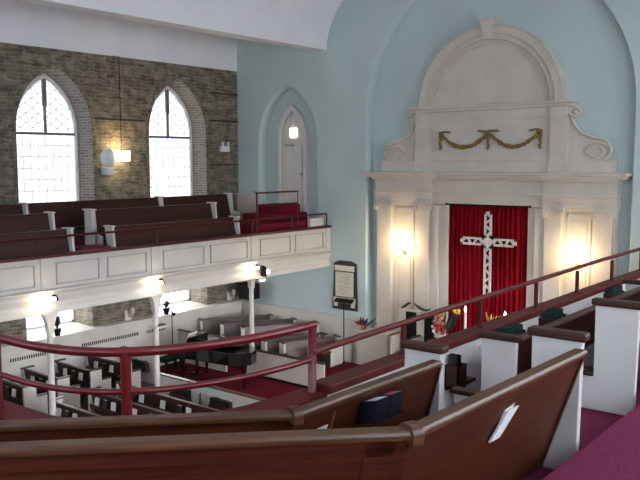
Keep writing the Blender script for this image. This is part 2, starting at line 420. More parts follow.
# low windows under the gallery, with deep sloping ledge
for i, (a, b) in enumerate([(2.1, 3.9), (5.7, 7.5)] + lwh):
    loc = (-8.3, (a + b) / 2, 1.4)
    w = thing(f'window_{i+5}', 'low rectangular window under the gallery, ' + ('rearmost', 'near the rear gallery', 'behind the first column', 'behind the second column')[i], 'window', loc); w['kind'] = 'structure'
    a2, b2 = a + 0.14, b - 0.14
    mb = MB(loc)
    mb.add([(XL, a, 1.25), (XL, a, 2.55), (-8.3, a2, 2.55), (-8.3, a2, 1.38)], [(0, 1, 2, 3)])
    mb.add([(XL, b, 1.25), (XL, b, 2.55), (-8.3, b2, 2.55), (-8.3, b2, 1.38)], [(0, 1, 2, 3)])
    mb.add([(XL, a, 2.55), (XL, b, 2.55), (-8.3, b2, 2.55), (-8.3, a2, 2.55)], [(0, 1, 2, 3)])
    mb.build('reveal', 'stone', w)
    MB(loc).hexa([(-8.3, a2, 1.3), (XL, a, 1.10), (XL, b, 1.10), (-8.3, b2, 1.3), (-8.3, a2, 1.40), (XL, a, 1.30), (XL, b, 1.30), (-8.3, b2, 1.40)]).build('window_sill', 'dadoback', w)
    fr = MB(loc).box(-8.3, -8.25, a2, a2 + 0.06, 1.40, 2.55).box(-8.3, -8.25, b2 - 0.06, b2, 1.40, 2.55).box(-8.3, -8.25, a2, b2, 1.40, 1.44).box(-8.3, -8.25, a2, b2, 2.48, 2.55)
    fr.box(-8.3, -8.26, (a + b) / 2 - 0.02, (a + b) / 2 + 0.02, 1.5, 2.5); fr.build('window_frame', 'frame', w)
    MB(loc).box(-8.315, -8.302, a2, b2, 1.40, 2.55).build('pane', 'pane_low', w)
o = MB().box(XL, -7.45, 5.0, 15.88, 1.24, 1.31).build('trim_3', 'dadoback'); struct(o)
o = MB().box(XL, -7.52, 5.0, 15.88, 0, 1.24).build('baseboard_left', 'dadoback'); struct(o)
for n_, (a, b) in enumerate(((8.75, 9.70), (10.55, 12.25), (12.45, 13.1))):
    g = thing('wall_register', ('slotted heating grille at the far left under the window ledge', 'long slotted heating grille between the two columns', 'short slotted heating grille by the second column')[n_], 'register', (-7.5, (a + b) / 2, 0.96), group=None)
    gl = (-7.5, (a + b) / 2, 0.96)
    MB(gl).box(-7.52, -7.505, a, b, 0.91, 1.02).build('grille_frame', 'dadoback', g)
    mb = MB(gl); k = int((b - a) / 0.055)
    for q in range(k): mb.box(-7.505, -7.498, a + 0.02 + q * 0.055, a + 0.047 + q * 0.055, 0.925, 1.005)
    mb.build('grille_slots', 'matblack', g)

# ---- ceiling: nave vault, beams at its springing, flat gallery ceilings
AV, BV, ZV = 4.5, 2.5, 8.04
mb = MB(); prof = []
for i in range(41):
    a = PI * i / 40; prof.append((AV * math.cos(a), ZV + BV * math.sin(a)))
n = len(prof)
mb.add([(x, -2.7, z) for x, z in prof] + [(x, 16.0, z) for x, z in prof], [(i, i + 1, i + 1 + n, i + n) for i in range(n - 1)])
ce = mb.build('ceiling', 'ceil', smooth=True); struct(ce)
struct(MB().box(-4.93, -4.5, -2.7, 16.0, 8.04, 8.10).build('trim_1', 'ceil', ce))
struct(MB().box(-4.93, -4.87, -2.7, 16.0, 8.10, 9.2).build('ceiling_beam_face', 'ceil', ce))
struct(MB().box(4.5, 4.93, -2.7, 16.0, 8.04, 9.2).build('trim_2', 'ceil', ce))
struct(MB().box(-7.75, -4.87, -2.7, 16.0, 9.2, 9.3).build('ceiling_gallery', 'ceil', ce))
struct(MB().box(4.87, 9.9, -2.7, 16.0, 9.2, 9.3).build('ceiling_gallery', 'ceil', ce))

# ---- right and rear walls with their windows (beside and behind the camera); low ones added for light
XW = 9.8
RWC = [0.6, 4.6, 8.6, 12.6]
rh = [pointed(c, 0.97, 4.6, 6.2, 7.6) for c in RWC]
rlow = [(c - 0.9, c + 0.9) for c in (4.6, 8.6, 12.6)]
wr = fill_outline('wall_right', [(-2.7, 0), (16.0, 0), (16.0, 9.3), (-2.7, 9.3)], rh + [[(a, 1.2), (a, 2.2), (b, 2.2), (b, 1.2)] for a, b in rlow], lambda y, z: (XW, y, z), 'ceil'); struct(wr)
YB = -2.6
for i, (a, b) in enumerate(rlow):
    loc = (XW + 0.2, (a + b) / 2, 1.2)
    w = thing(f'window_{i+17}', 'low window in the right wall under the gallery, behind the viewer\'s gallery floor', 'window', loc); w['kind'] = 'structure'
    hh = [(a, 1.2), (a, 2.2), (b, 2.2), (b, 1.2)]
    mb = MB(loc); ring_strip(mb, hh, hh, lambda y, z: (XW, y, z), lambda y, z: (XW + 0.3, y, z)); mb.build('reveal', 'ceil', w)
    MB(loc).box(XW + 0.28, XW + 0.292, a, b, 1.2, 2.2).build('pane', 'pane_low_fill', w)
    MB(loc).box(XW + 0.22, XW + 0.27, (a + b) / 2 - 0.03, (a + b) / 2 + 0.03, 1.2, 2.2).build('mullion', 'frame', w)
bc = [-5.4, -1.8, 1.8, 5.4]
bh = [pointed(c, 0.97, 4.8, 6.4, 7.8) for c in bc]
wb = fill_outline('wall_rear', [(-8.6, 0), (9.9, 0), (9.9, 11), (-8.6, 11)], bh, lambda x, z: (x, YB, z), 'ceil'); struct(wb)
for i, (c, h) in enumerate(zip(RWC, rh)):
    w = thing(f'window_{i+9}', 'tall pointed window in the right wall beside the viewer', 'window', (XW + 0.2, c, 4.6)); w['kind'] = 'structure'
    loc = (XW + 0.2, c, 4.6)
    mb = MB(loc); ring_strip(mb, h, h, lambda y, z: (XW, y, z), lambda y, z: (XW + 0.3, y, z)); mb.build('reveal', 'ceil', w)
    MB(loc).prism([(XW + 0.28, y, z) for y, z in h], (0.012, 0, 0)).build('pane', 'pane_near' if i < 2 else 'pane_out', w)
    MB(loc).box(XW + 0.22, XW + 0.27, c - 0.03, c + 0.03, 4.6, 7.55).box(XW + 0.22, XW + 0.27, c - 0.97, c + 0.97, 6.1, 6.17).build('mullion', 'frame', w)
for i, (c, h) in enumerate(zip(bc, bh)):
    w = thing(f'window_{i+13}', 'tall pointed window in the rear wall behind the viewer', 'window', (c, YB - 0.2, 4.8)); w['kind'] = 'structure'
    loc = (c, YB - 0.2, 4.8)
    mb = MB(loc); ring_strip(mb, h, h, lambda x, z: (x, YB, z), lambda x, z: (x, YB - 0.3, z)); mb.build('reveal', 'ceil', w)
    MB(loc).prism([(x, YB - 0.28, z) for x, z in h], (0, -0.012, 0)).build('pane', 'pane_rear', w)
    MB(loc).box(c - 0.03, c + 0.03, YB - 0.27, YB - 0.22, 4.8, 7.75).box(c - 0.97, c + 0.97, YB - 0.27, YB - 0.22, 6.3, 6.37).build('mullion', 'frame', w)

# ------------------------------------------------------------------ galleries
# left gallery deck
GX = -4.4
o = MB().box(XL, GX - 0.10, 2.7, 16.0, 2.53, 3.0).build('floor_gallery_left', 'white'); struct(o)
struct(MB().box(XL, -4.5, 2.7, 16.0, 3.0, 3.02).build('gallery_carpet', 'carpet', o))
struct(MB().box(XL, -5.30, 2.7, 14.2, 3.02, 3.25).build('gallery_step', 'carpet', o))
struct(MB().box(XL, -6.35, 2.7, 14.6, 3.25, 3.45).build('gallery_step', 'carpet', o))
# left gallery front
loc = (GX, 9.4, 2.5)
gf = thing('gallery_parapet', 'long white panelled gallery front across the left side of the church', 'balcony front', loc)
MB(loc).box(GX - 0.09, GX, 2.8, 15.99, 2.86, 3.52).build('parapet_board', 'parapet', gf)
PY = [5.1, 7.75, 10.22, 13.12, 15.9]
for y in PY: MB(loc).box(GX, GX + 0.03, y - 0.09, y + 0.09 if y < 15 else y + 0.08, 2.96, 3.52).build('stile', 'parapet', gf, bevel=0.004)
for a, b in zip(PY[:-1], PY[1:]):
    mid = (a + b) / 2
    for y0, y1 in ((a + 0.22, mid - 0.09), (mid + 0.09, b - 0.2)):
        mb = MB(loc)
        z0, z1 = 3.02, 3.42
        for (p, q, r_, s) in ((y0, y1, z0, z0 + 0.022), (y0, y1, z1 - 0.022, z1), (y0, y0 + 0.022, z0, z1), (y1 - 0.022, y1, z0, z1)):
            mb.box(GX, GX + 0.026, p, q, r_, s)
        mb.build('panel_moulding', 'shaded_moulding', gf)
P = [(0, 2.955), (0.10, 2.955), (0.105, 2.925), (0.06, 2.90), (0.03, 2.86), (0, 2.86)]
MB(loc).prism([(GX + a, 2.8, z) for a, z in P], (0, 13.19, 0)).build('string_moulding', 'parapet', gf)
P = [(-0.10, 2.86), (0.03, 2.86), (0.02, 2.80), (-0.02, 2.70), (-0.02, 2.66), (0.02, 2.61), (0.03, 2.56), (0.03, 2.515), (-0.10, 2.515)]
MB(loc).prism([(GX + a, 2.8, z) for a, z in P], (0, 13.19, 0)).build('cornice', 'parapet', gf)
MB(loc).box(GX - 0.13, GX + 0.06, 2.8, 15.99, 3.52, 3.575).build('cap', 'maroon', gf, bevel=0.012)
# left gallery rail on the parapet
loc = (GX, 11.0, 3.575)
t = thing('gallery_railing', 'thin maroon metal rail along the top of the white left gallery front', 'railing', loc)
MB(loc).tube([(GX, 2.85, 3.885), (GX, 15.86, 3.885)], 0.022).build('top_rail', 'maroon', t, smooth=True)
for y in (5.1, 7.62, 10.3, 13.1, 14.5, 15.86): MB(loc).tube([(GX, y, 3.57), (GX, y, 3.885)], 0.018).build('post', 'maroon', t, smooth=True)
loc = (-4.5, 13.3, 3.0)
t = thing('handrail', 'taller maroon two-bar handrail around the red carpeted gallery steps', 'railing', loc)
MB(loc).tube([(-4.56, 13.42, 3.0), (-4.56, 13.42, 4.49)], 0.022).build('post', 'maroon', t, smooth=True)
MB(loc).tube([(-4.56, 14.9, 3.0), (-4.56, 14.9, 4.49)], 0.012).build('post', 'maroon', t, smooth=True)
MB(loc).tube([(-4.56, 13.42, 4.49), (-4.56, 14.9, 4.49)], 0.022).tube([(-4.56, 13.42, 4.49), (-6.9, 15.8, 4.40)], 0.02).build('top_rail', 'maroon', t, smooth=True)
MB(loc).tube([(-4.56, 13.42, 4.2), (-4.56, 14.9, 4.2)], 0.018).build('lower_rail', 'maroon', t, smooth=True)
# red steps up to the gallery door
loc = (-5.6, 15.4, 3.0)
t = thing('carpeted_steps', 'dark red carpeted steps leading up to the narrow gallery door', 'steps', loc)
MB(loc).box(-6.25, -4.66, 13.47, 15.95, 3.02, 3.73).build('landing', 'redcarpet', t, bevel=0.015)
MB(loc).box(-6.1, -5.12, 14.50, 15.95, 3.73, 3.90).build('lower_step', 'redcarpet', t, bevel=0.015)
MB(loc).box(-6.0, -5.2, 14.98, 15.75, 3.90, 4.12).build('upper_step', 'redcarpet', t, bevel=0.015)
o = MB((-4.56, 15.6, 3.02)).box(-4.61, -4.53, 15.35, 15.9, 3.02, 3.78).build('low_partition', 'white'); tag(o, 'small white panel closing the gallery end beside the red steps', 'partition')

# columns under the left gallery
for i, y in enumerate((5.1, 7.88, 10.32, 13.17)):
    cxl = -5.17 if i == 3 else -4.52
    yl = 13.84 if i == 3 else y
    loc = (cxl, yl, 0)
    t = thing('gallery_column', ('slim white column at the rear of the left gallery', 'slim white column under the gallery at the left edge, nearest of the three', 'slim white column under the middle of the gallery, by the piano stool end', 'slim white column under the gallery in front of the black loudspeaker')[i], 'column', loc, group='columns under the left gallery')
    MB(loc).lathe((cxl, yl, 0), [(0.10, 0), (0.10, 0.12), (0.075, 0.2), (0.065, 0.3), (0.055, 2.1), (0.065, 2.16)]).build('shaft', 'white', t, smooth=True)
    MB(loc).prism([(cxl - 0.06, yl + a_, z_) for a_, z_ in ((-0.05, 2.14), (-0.07, 2.30), (-0.11, 2.42), (-0.18, 2.52), (0.18, 2.52), (0.11, 2.42), (0.07, 2.30), (0.05, 2.14))], (0.12, 0, 0)).build('fan_capital', 'white', t)
    if i in (1, 2):
        MB(loc).box(-4.62, -4.38, y - 0.1, y + 0.22, 1.82, 1.86).build('shelf', 'white', t)
        o = MB((-4.5, y + 0.1, 1.86)).box(-4.58, -4.42, y + 0.0, y + 0.19, 1.86, 1.885).build('hymnal', 'blackbook'); tag(o, 'black book lying on the small shelf of the ' + ('nearest gallery column' if i == 1 else 'middle gallery column'), 'book')
    # fascia lamp at every column
    loc = (GX + 0.10, y - 0.1, 2.78)
    t = thing('gallery_lamp', ('tube lamp at the rear of the left gallery front', 'glowing tube lamp on the gallery front, leftmost in view', 'glowing tube lamp on the gallery front above the middle column', 'glowing tube lamp on the gallery front above the column by the loudspeaker')[i], 'lamp', loc, group='tube lamps along the gallery front')
    MB(loc).tube([(GX + 0.10, y - 0.36, 2.78), (GX + 0.10, y + 0.0, 2.78)], 0.035, 10).build('lamp_tube', 'warm2', t, smooth=True)
    MB(loc).tube([(GX + 0.10, y + 0.0, 2.78), (GX + 0.10, y + 0.035, 2.78)], 0.042, 10).box(GX + 0.0, GX + 0.12, y - 0.02, y + 0.02, 2.82, 2.85).build('end_cap', 'matblack', t)
loc = (-4.35, 13.4, 2.6)
t = thing('spotlight', 'small black spotlight cluster hung on the gallery front beside the column', 'lamp', loc)
MB(loc).lathe((-4.3, 13.36, 2.56), [(0.07, 0), (0.085, 0.08), (0.06, 0.2), (0.03, 0.24)], 10).tube([(-4.36, 13.36, 2.8), (-4.30, 13.36, 2.78)], 0.02).build('housing', 'matblack', t, smooth=True)
MB(loc).ball((-4.24, 13.42, 2.66), 0.06).build('lens', 'warm2', t, smooth=True)
for y in (13.26, 13.36): MB(loc).ball((-4.3, y, 2.47), 0.03).build('bulb', 'warm2', t, smooth=True)

# ---- right and rear gallery: stepped decks
def deck(name, poly, z0, z1, m): 
    o = MB().prism([(x, y, z0) for x, y in poly], (0, 0, z1 - z0)).build(name, m); return struct(o)
arc = []
cx, cy, rr = 3.35, 3.95, 1.12
ARC = [(4.46, 4.47), (4.455, 4.2), (4.42, 3.86), (4.34, 3.56), (4.21, 3.27), (4.02, 3.03), (3.76, 2.87), (3.42, 2.79), (2.98, 2.78)]
rear = [(2.0, 2.78), (-4.3, 2.78)]
base = [(4.5, 16.0)] + [(x + 0.03, y - 0.03) for x, y in ARC] + [(2.0, 2.74), (-7.6, 2.74), (-7.6, -2.6), (9.8, -2.6), (9.8, 16.0)]
deck('floor_gallery_right', base, 2.3, 2.88, 'carpet')
deck('floor_gallery_right_step', [(5.40, 16.0), (5.40, 3.20), (4.98, 2.78), (-0.4, -2.6), (9.8, -2.6), (9.8, 16.0)], 2.88, 3.2, 'carpet')
deck('floor_gallery_right_aisle', [(6.44, 16.0), (6.46, 3.0), (6.36, 2.8), (0.96, -2.6), (9.8, -2.6), (9.8, 16.0)], 3.2, 3.48, 'carpet')
# parapet of right gallery
loc = (4.5, 10.0, 2.3)
gp = thing('gallery_parapet', 'straight white parapet of the right gallery with a red brown cap', 'balcony front', loc)
MB(loc).box(4.42, 4.55, 4.5, 15.98, 2.3, 3.47).build('parapet_board', 'white', gp)
MB(loc).box(4.39, 4.58, 4.5, 15.98, 3.475, 3.545).build('cap', 'rail_brown', gp, bevel=0.012)
loc = (4.46, 9.0, 3.545)
t = thing('gallery_railing', 'straight red brown rail on posts along the right gallery parapet', 'railing', loc)
mb = MB(loc); mb.sweep([(4.475, 4.42, 3.80), (4.48, 7.0, 3.84), (4.48, 10.5, 3.88), (4.48, 15.95, 3.89)], [(-0.02, -0.02), (0.02, -0.02), (0.026, 0.0), (0.016, 0.02), (-0.016, 0.02), (-0.026, 0.0)])
mb.build('top_rail', 'rail_brown', t, smooth=True)
for y in (5.66, 7.08, 8.44, 9.70, 11.0, 12.3, 13.6, 14.9): MB(loc).box(4.462, 4.498, y - 0.018, y + 0.018, 3.54, 3.83).build('post', 'rail_brown', t)
# curved front and rail of the rear gallery
full = [(4.46, 4.47)] + ARC[1:] + rear
loc = (3.4, 3.6, 2.3)
gc = thing('gallery_parapet', 'curved corner parapet of the rear gallery capped in dark red', 'balcony front', loc)
mb = MB(loc); mb.sweep([(x, y, 2.3) for x, y in full], [(-0.05, 0), (0.06, 0), (0.06, 1.08), (-0.05, 1.08)]); mb.build('parapet_board', 'white', gc)
mb = MB(loc); mb.sweep([(x, y, 3.38) for x, y in full], [(-0.13, 0), (0.12, 0), (0.13, 0.06), (0.12, 0.115), (-0.12, 0.115), (-0.13, 0.06)]); mb.build('cap', 'red_cap', gc, smooth=True)
loc = (4.46, 4.48, 3.46)
t = thing('gallery_railing', 'glossy dark red two-bar railing curving round the rear gallery corner', 'railing', loc)
def rail_z(i, n): return 4.0
mb = MB(loc)
pth = [(4.46, 4.62)] + full
# smooth path by Catmull-Rom
def smooth(p, k=4):
    out = []
    for i in range(len(p) - 1):
        p0 = p[max(i - 1, 0)]; p1 = p[i]; p2 = p[i + 1]; p3 = p[min(i + 2, len(p) - 1)]
        for s in range(k):
            u = s / k
            out.append(tuple(0.5 * ((2 * p1[a]) + (p2[a] - p0[a]) * u + (2 * p0[a] - 5 * p1[a] + 4 * p2[a] - p3[a]) * u * u + (3 * p1[a] - p0[a] - 3 * p2[a] + p3[a]) * u ** 3) for a in range(2)))
    out.append(p[-1]); return out
sp_ = smooth(pth[1:])
mb.tube([(x, y, 4.0) for x, y in sp_], 0.031, 12); mb.build('top_rail', 'red_paint', t, smooth=True)
mb = MB(loc); mb.tube([(x, y, 3.74) for x, y in sp_], 0.021, 10); mb.build('lower_rail', 'red_paint', t, smooth=True)
for x, y, r in ((4.458, 4.44, 0.032), (4.05, 3.06, 0.034), (2.97, 2.78, 0.034), (0.8, 2.78, 0.034), (-1.5, 2.78, 0.034)):
    MB(loc).lathe((x, y, 3.45), [(r * 1.4, 0), (r * 1.4, 0.02), (r, 0.035), (r, 0.55)], 12).build('post', 'red_paint', t, smooth=True)

# ------------------------------------------------------------------ near pews
RAILP = [(-0.040, -0.014), (0.040, -0.014), (0.045, -0.006), (0.045, 0.014), (0.034, 0.028), (-0.034, 0.028), (-0.045, 0.014), (-0.045, -0.006)]
def stepped_end(mb, y, x0, x1, z0, z1, xa, za, th=0.055):
    """pew end in the plane y: high back x0..x1 up to z1, low arm from xa up to za"""
    mb.prism([(xa, y, z0), (x1 - 0.02, y, z0), (x1, y, z1), (x0, y, z1), (x0, y, za), (xa, y, za)], (0, th, 0))
def near_pew(name, label, zt, zf, corner, yend, tdiag, d, endx, arm_x, arm_z, rack):
    cxn, cyn = corner
    loc = (cxn - d, cyn, zf)
    t = thing(name, label, 'pew', loc, group='polished corner pews of the near gallery')
    xe = cxn + 0.045
    Tc = Vector((cxn, cyn, zt)); Bc = Vector((cxn - d, cyn + 0.414 * d, zf))
    Te = Vector((xe, yend, zt)); Be = Vector((xe - d, yend, zf))
    Td = Vector((cxn - tdiag, cyn - tdiag, zt)); Bd = Td + Vector((-0.707 * d, 0.707 * d, zf - zt))
    n1 = Vector((-0.045, 0, -0.01)); n2 = Vector((-0.032, 0.032, -0.01))
    MB(loc).slab(Bc, Be, Te, Tc, n1).build('backrest', 'pew', t)
    MB(loc).slab(Bd, Bc, Tc, Td, n2).build('backrest', 'pew', t)
    # frame strips proud of the back: bottom rail, stiles by the corner, rail under the top
    up = (Tc - Bc).normalized()
    def strip(a0, a1, b0, b1, nn, w, name_='frame_strip'):
        MB(loc).slab(a0, a1, b1, b0, nn).build(name_, 'pew', t)
    o1 = Vector((0.014, 0, 0.004)); o2 = Vector((0.010, -0.010, 0.004))
    L1 = lambda u, v: Bc.lerp(Be, u).lerp(Tc.lerp(Te, u), v)
    L2 = lambda u, v: Bd.lerp(Bc, u).lerp(Td.lerp(Tc, u), v)
    strip(L1(0, 0.0), L1(1, 0.0), L1(0, 0.035), L1(1, 0.035), o1, 0, 'bottom_rail')
    strip(L2(0, 0.0), L2(1, 0.0), L2(0, 0.035), L2(1, 0.035), o2, 0, 'bottom_rail')
    strip(L2(0, 0.88), L2(0.985, 0.88), L2(0, 0.985), L2(0.985, 0.985), o2, 0, 'upper_rail')
    strip(L2(0.955, 0.0), L2(0.99, 0.0), L2(0.955, 0.985), L2(0.99, 0.985), o2, 0, 'stile')
    strip(L1(0.985, 0.0), L1(1, 0.0), L1(0.985, 1), L1(1, 1), o1, 0, 'stile')
    up_ = Vector((0, 0, 0.01))
    mb = MB(loc); mb.sweep([Tc + up_, Te + up_ - Vector((0.001, 0.07, 0))], RAILP); mb.build('top_rail', 'pewtop', t, smooth=True)
    mb = MB(loc); mb.sweep([Td + up_, Tc + up_], RAILP); mb.build('top_rail', 'pewtop', t, smooth=True)
    # saddle over the joint
    bi = Vector((0.38, 0.92, 0)).normalized()
    big = [(-0.058, -0.035), (0.058, -0.035), (0.060, 0.01), (0.050, 0.036), (0.026, 0.052), (-0.026, 0.052), (-0.050, 0.036), (-0.060, 0.01)]
    mb = MB(loc); mb.sweep([Tc + up_ - bi * 0.028, Tc + up_ + bi * 0.028], big); mb.build('joint_cap', 'pewtop', t, smooth=True)
    # seats
    zs = zf + 0.40; w0 = d * 0.62; w1 = d * 0.62 + 0.30
    def off(w): return Vector((cxn - w, cyn + 0.414 * w, zs))
    MB(loc).slab(off(w0), Vector((xe - w0, yend, zs)), Vector((xe - w1, yend, zs)), off(w1), (0, 0, 0.04)).build('seat', 'pew', t)
    q = Vector((-0.707, 0.707, 0))
    Dd = Vector((cxn - tdiag, cyn - tdiag, zs))
    MB(loc).slab(Dd + q * w0, off(w0), off(w1), Dd + q * w1, (0, 0, 0.04)).build('seat', 'pew', t)
    # white end panel with brown cap
    x0, x1 = endx; ze = zt + 0.105
    mb = MB(loc); stepped_end(mb, yend, x0 + 0.02, x1 - 0.02, zf - (0.0), ze - 0.04, arm_x, arm_z)
    e = mb.build('pew_end', 'white', t, bevel=0.006)
    MB(loc).box(x0 - 0.01, x1 + 0.01, yend - 0.025, yend + 0.08, ze - 0.04, ze + 0.015).build('end_cap', 'capwood', e, bevel=0.016)
    MB(loc).box(arm_x - 0.02, x0 + 0.02, yend - 0.02, yend + 0.075, arm_z, arm_z + 0.035).build('arm_cap', 'capwood', e, bevel=0.01)
    return t, L1, L2
p1, A1, A2 = near_pew('corner_pew', 'nearest polished mahogany pew back bending at a saddle joint, white pamphlet in its rack', 4.008, 3.205, (6.325, 2.844), 4.8, 3.0, 0.27, (6.00, 6.37), 5.45, 3.58, False)
p2, B1, B2 = near_pew('corner_pew', 'second mahogany corner pew, dark hymnals in the rack on its back', 3.778, 2.885, (5.305, 3.251), 4.8, 2.6, 0.25, (5.02, 5.36), 4.68, 3.28, True)

# rack with hymnals on the back of the second pew
def on_face(Lf, u0, u1, v0, v1, n0, n1, mb):
    a = [Lf(u0, v0), Lf(u1, v0), Lf(u1, v1), Lf(u0, v1)]
    mb.hexa([p + n0 for p in a] + [p + n1 for p in a])
nv = Vector((1, 0, 0.24)).normalized()
loc = p2.location
mb = MB(loc); on_face(B1, 0.39, 0.62, 0.56, 0.60, nv * 0.0, nv * 0.145, mb); on_face(B1, 0.39, 0.62, 0.60, 0.735, nv * 0.132, nv * 0.145, mb)
on_face(B1, 0.375, 0.39, 0.56, 0.76, nv * 0.0, nv * 0.145, mb); on_face(B1, 0.62, 0.635, 0.56, 0.76, nv * 0.0, nv * 0.145, mb)
mb.build('book_rack', 'pew', p2)
def leaning_book(Lf, u0, u1, v0, v1, n0, n1, cover, edge, label):
    c = Lf((u0 + u1) / 2, v0) 
    t = thing('hymnal', label, 'book', c, group='hymnals in the near pew rack')
    mb = MB(c); on_face(Lf, u0, u1, v0, v1, nv * n0, nv * (n0 + 0.006), mb); on_face(Lf, u0, u1, v0, v1, nv * (n1 - 0.006), nv * n1, mb)
    on_face(Lf, u0, u0 + 0.006, v0, v1, nv * n0, nv * n1, mb); mb.build('cover', cover, t)
    mb = MB(c); on_face(Lf, u0 + 0.006, u1 - 0.004, v0 + 0.004, v1 - 0.006, nv * (n0 + 0.006), nv * (n1 - 0.006), mb); mb.build('pages', edge, t)
leaning_book(B1, 0.40, 0.505, 0.62, 0.93, 0.012, 0.125, 'bluebook', 'paper', 'navy hymnal with white page edges in the pew rack')
leaning_book(B1, 0.51, 0.61, 0.62, 0.93, 0.012, 0.125, 'bluebook', 'pink_edge', 'navy hymnal with pink page edges in the pew rack')
# little white card and pencil near the joint on the second pew
c = B1(0.13, 0.83)
t = tag(MB(c).slab(B1(0.12, 0.80) + nv * 0.02, B1(0.185, 0.80) + nv * 0.02, B1(0.185, 0.86) + nv * 0.03, B1(0.12, 0.86) + nv * 0.03, nv * 0.004).build('offering_card', 'paper'), 'small white card tucked on the second pew back', 'card')
c = B1(0.2, 0.82)
t = tag(MB(c).tube([B1(0.20, 0.76) + nv * 0.03, B1(0.215, 0.94) + nv * 0.03], 0.007).build('pencil', 'gold'), 'short pencil standing upright in the second pew back', 'pencil')
# pamphlet in a thin slot on the nearest pew
c = A1(0.5, 0.6)
t = thing('pamphlet', 'folded white pamphlet slipped in the back of the nearest pew', 'pamphlet', c)
mb = MB(c)
a = [A1(0.435, 0.63), A1(0.49, 0.63), A1(0.555, 0.83), A1(0.49, 0.83)]
mb.hexa([p + nv * 0.012 for p in a] + [p + nv * 0.028 for p in a])
mb.build('folded_sheet', 'paper', t)
mb = MB(c); b = [A1(0.47, 0.72), A1(0.485, 0.84), A1(0.54, 0.86), A1(0.53, 0.80)]
mb.hexa([p + nv * 0.002 for p in b] + [p + nv * 0.010 for p in b]); mb.build('inner_sheet', 'marble', t)

# straight gallery pews beyond the cross aisle
def side_pew(name, label, x0, x1, y0, y1, zf, zt, arm_x, arm_z, far_end=True):
    loc = (x1, y0, zf)
    t = thing(name, label, 'pew', loc, group='straight pews of the right gallery')
    MB(loc).slab((x1 - 0.24, y0 + 0.056, zf), (x1 - 0.24, y1 - 0.002, zf), (x1 - 0.04, y1 - 0.002, zt - 0.01), (x1 - 0.04, y0 + 0.056, zt - 0.01), (-0.045, 0, 0)).build('backrest', 'darkpew', t)
    mb = MB(loc); mb.sweep([(x1 - 0.06, y0 + 0.06, zt - 0.01), (x1 - 0.06, y1 - 0.004, zt - 0.01)], RAILP); mb.build('top_rail', 'capwood', t, smooth=True)
    MB(loc).box(arm_x + 0.02, x1 - 0.2, y0 + 0.057, y1 - 0.003, zf + 0.30, zf + 0.34).build('seat', 'darkpew', t)
    for y in ((y0, y1) if far_end else (y0,)):
        mb = MB(loc); stepped_end(mb, y, x0 + 0.02, x1 - 0.02, zf, zt, arm_x, arm_z)
        e = mb.build('pew_end', 'white', t, bevel=0.006)
        MB(loc).box(x0 - 0.01, x1 + 0.01, y - 0.025, y + 0.08, zt, zt + 0.055).build('end_cap', 'capwood', e, bevel=0.016)
        if arm_x < x0: MB(loc).box(arm_x - 0.02, x0 + 0.018, y - 0.02, y + 0.075, arm_z, arm_z + 0.035).build('arm_cap', 'capwood', e, bevel=0.01)
side_pew('gallery_pew', 'dark pew with white ends next to the right parapet, beyond the cross aisle', 4.93, 5.29, 6.2, 10.1, 2.885, 3.66, 4.945, 3.2)
side_pew('gallery_pew', 'dark pew with tall white end beside the magenta aisle carpet', 5.92, 6.30, 6.2, 10.6, 3.205, 4.06, 5.60, 3.48)

# hymnal racks on the parapet
for i, (a, b, led) in enumerate(((6.26, 6.42, 6.66), (7.17, 7.71, 7.85), (8.37, 8.81, 9.02), (10.48, 10.92, 11.1))):
    loc = (4.6, (a + b) / 2, 3.2)
    place = ('nearest the viewer', 'second from the near end', 'third from the near end', 'furthest along')[i]
    t = thing('hymnal_rack', 'brown book rack on the inside of the right parapet, ' + place, 'rack', loc, group='book racks on the right parapet')
    zb = 3.22 if i else 3.12
    MB(loc).box(4.551, 4.565, a, b, zb - 0.02, zb + 0.22).build('back_board', 'capwood', t)
    MB(loc).box(4.551, 4.69, a, b, zb, zb + 0.02).build('rack_shelf', 'capwood', t)
    MB(loc).box(4.675, 4.69, a, b, zb + 0.02, zb + 0.20).build('front_board', 'capwood', t)
    for y in (a, b - 0.015): MB(loc).box(4.551, 4.69, y, y + 0.015, zb, zb + 0.22).build('side_board', 'capwood', t)
    MB(loc).box(4.551, 4.66, b, led, zb, zb + 0.03).build('ledge', 'capwood', t)
    n_b = 8; w = (b - a - 0.04) / n_b
    for k in range(n_b if i else 5):
        y = a + 0.02 + k * w; h = (3.505 if i else 3.44) + random.uniform(-0.012, 0.02)
        bl = (4.62, y + w / 2, zb + 0.02)
        bt = thing('hymnal', 'green hymnal packed in the parapet rack ' + place if i else 'dark hymnal standing in the parapet rack nearest the viewer', 'book', bl, group='hymnals in the parapet rack ' + place)
        MB(bl).box(4.575, 4.668, y + 0.002, y + 0.006, zb + 0.022, h).box(4.575, 4.668, y + w - 0.006, y + w - 0.002, zb + 0.022, h).box(4.660, 4.668, y + 0.002, y + w - 0.002, zb + 0.022, h).build('cover', 'greenbook' if i else 'blackbook', bt)
        MB(bl).box(4.58, 4.660, y + 0.006, y + w - 0.006, zb + 0.025, h - 0.006).build('pages', 'greenbook' if i else 'blackbook', bt)
for i, (y, z) in enumerate(((6.98, 3.33), (8.31, 3.31), (11.55, 3.42))):
    t = thing('notice_card', 'small white framed card on the right parapet, ' + ('nearest the viewer', 'between two book racks', 'beyond the furthest book rack')[i], 'card', (4.552, y, z), group='cards on the right parapet')
    MB((4.552, y, z)).box(4.551, 4.556, y - 0.04, y + 0.04, z - 0.07, z + 0.07).build('frame', 'plastic', t)
    MB((4.552, y, z)).box(4.556, 4.559, y - 0.03, y + 0.03, z - 0.06, z + 0.06).build('sheet', 'paper', t)

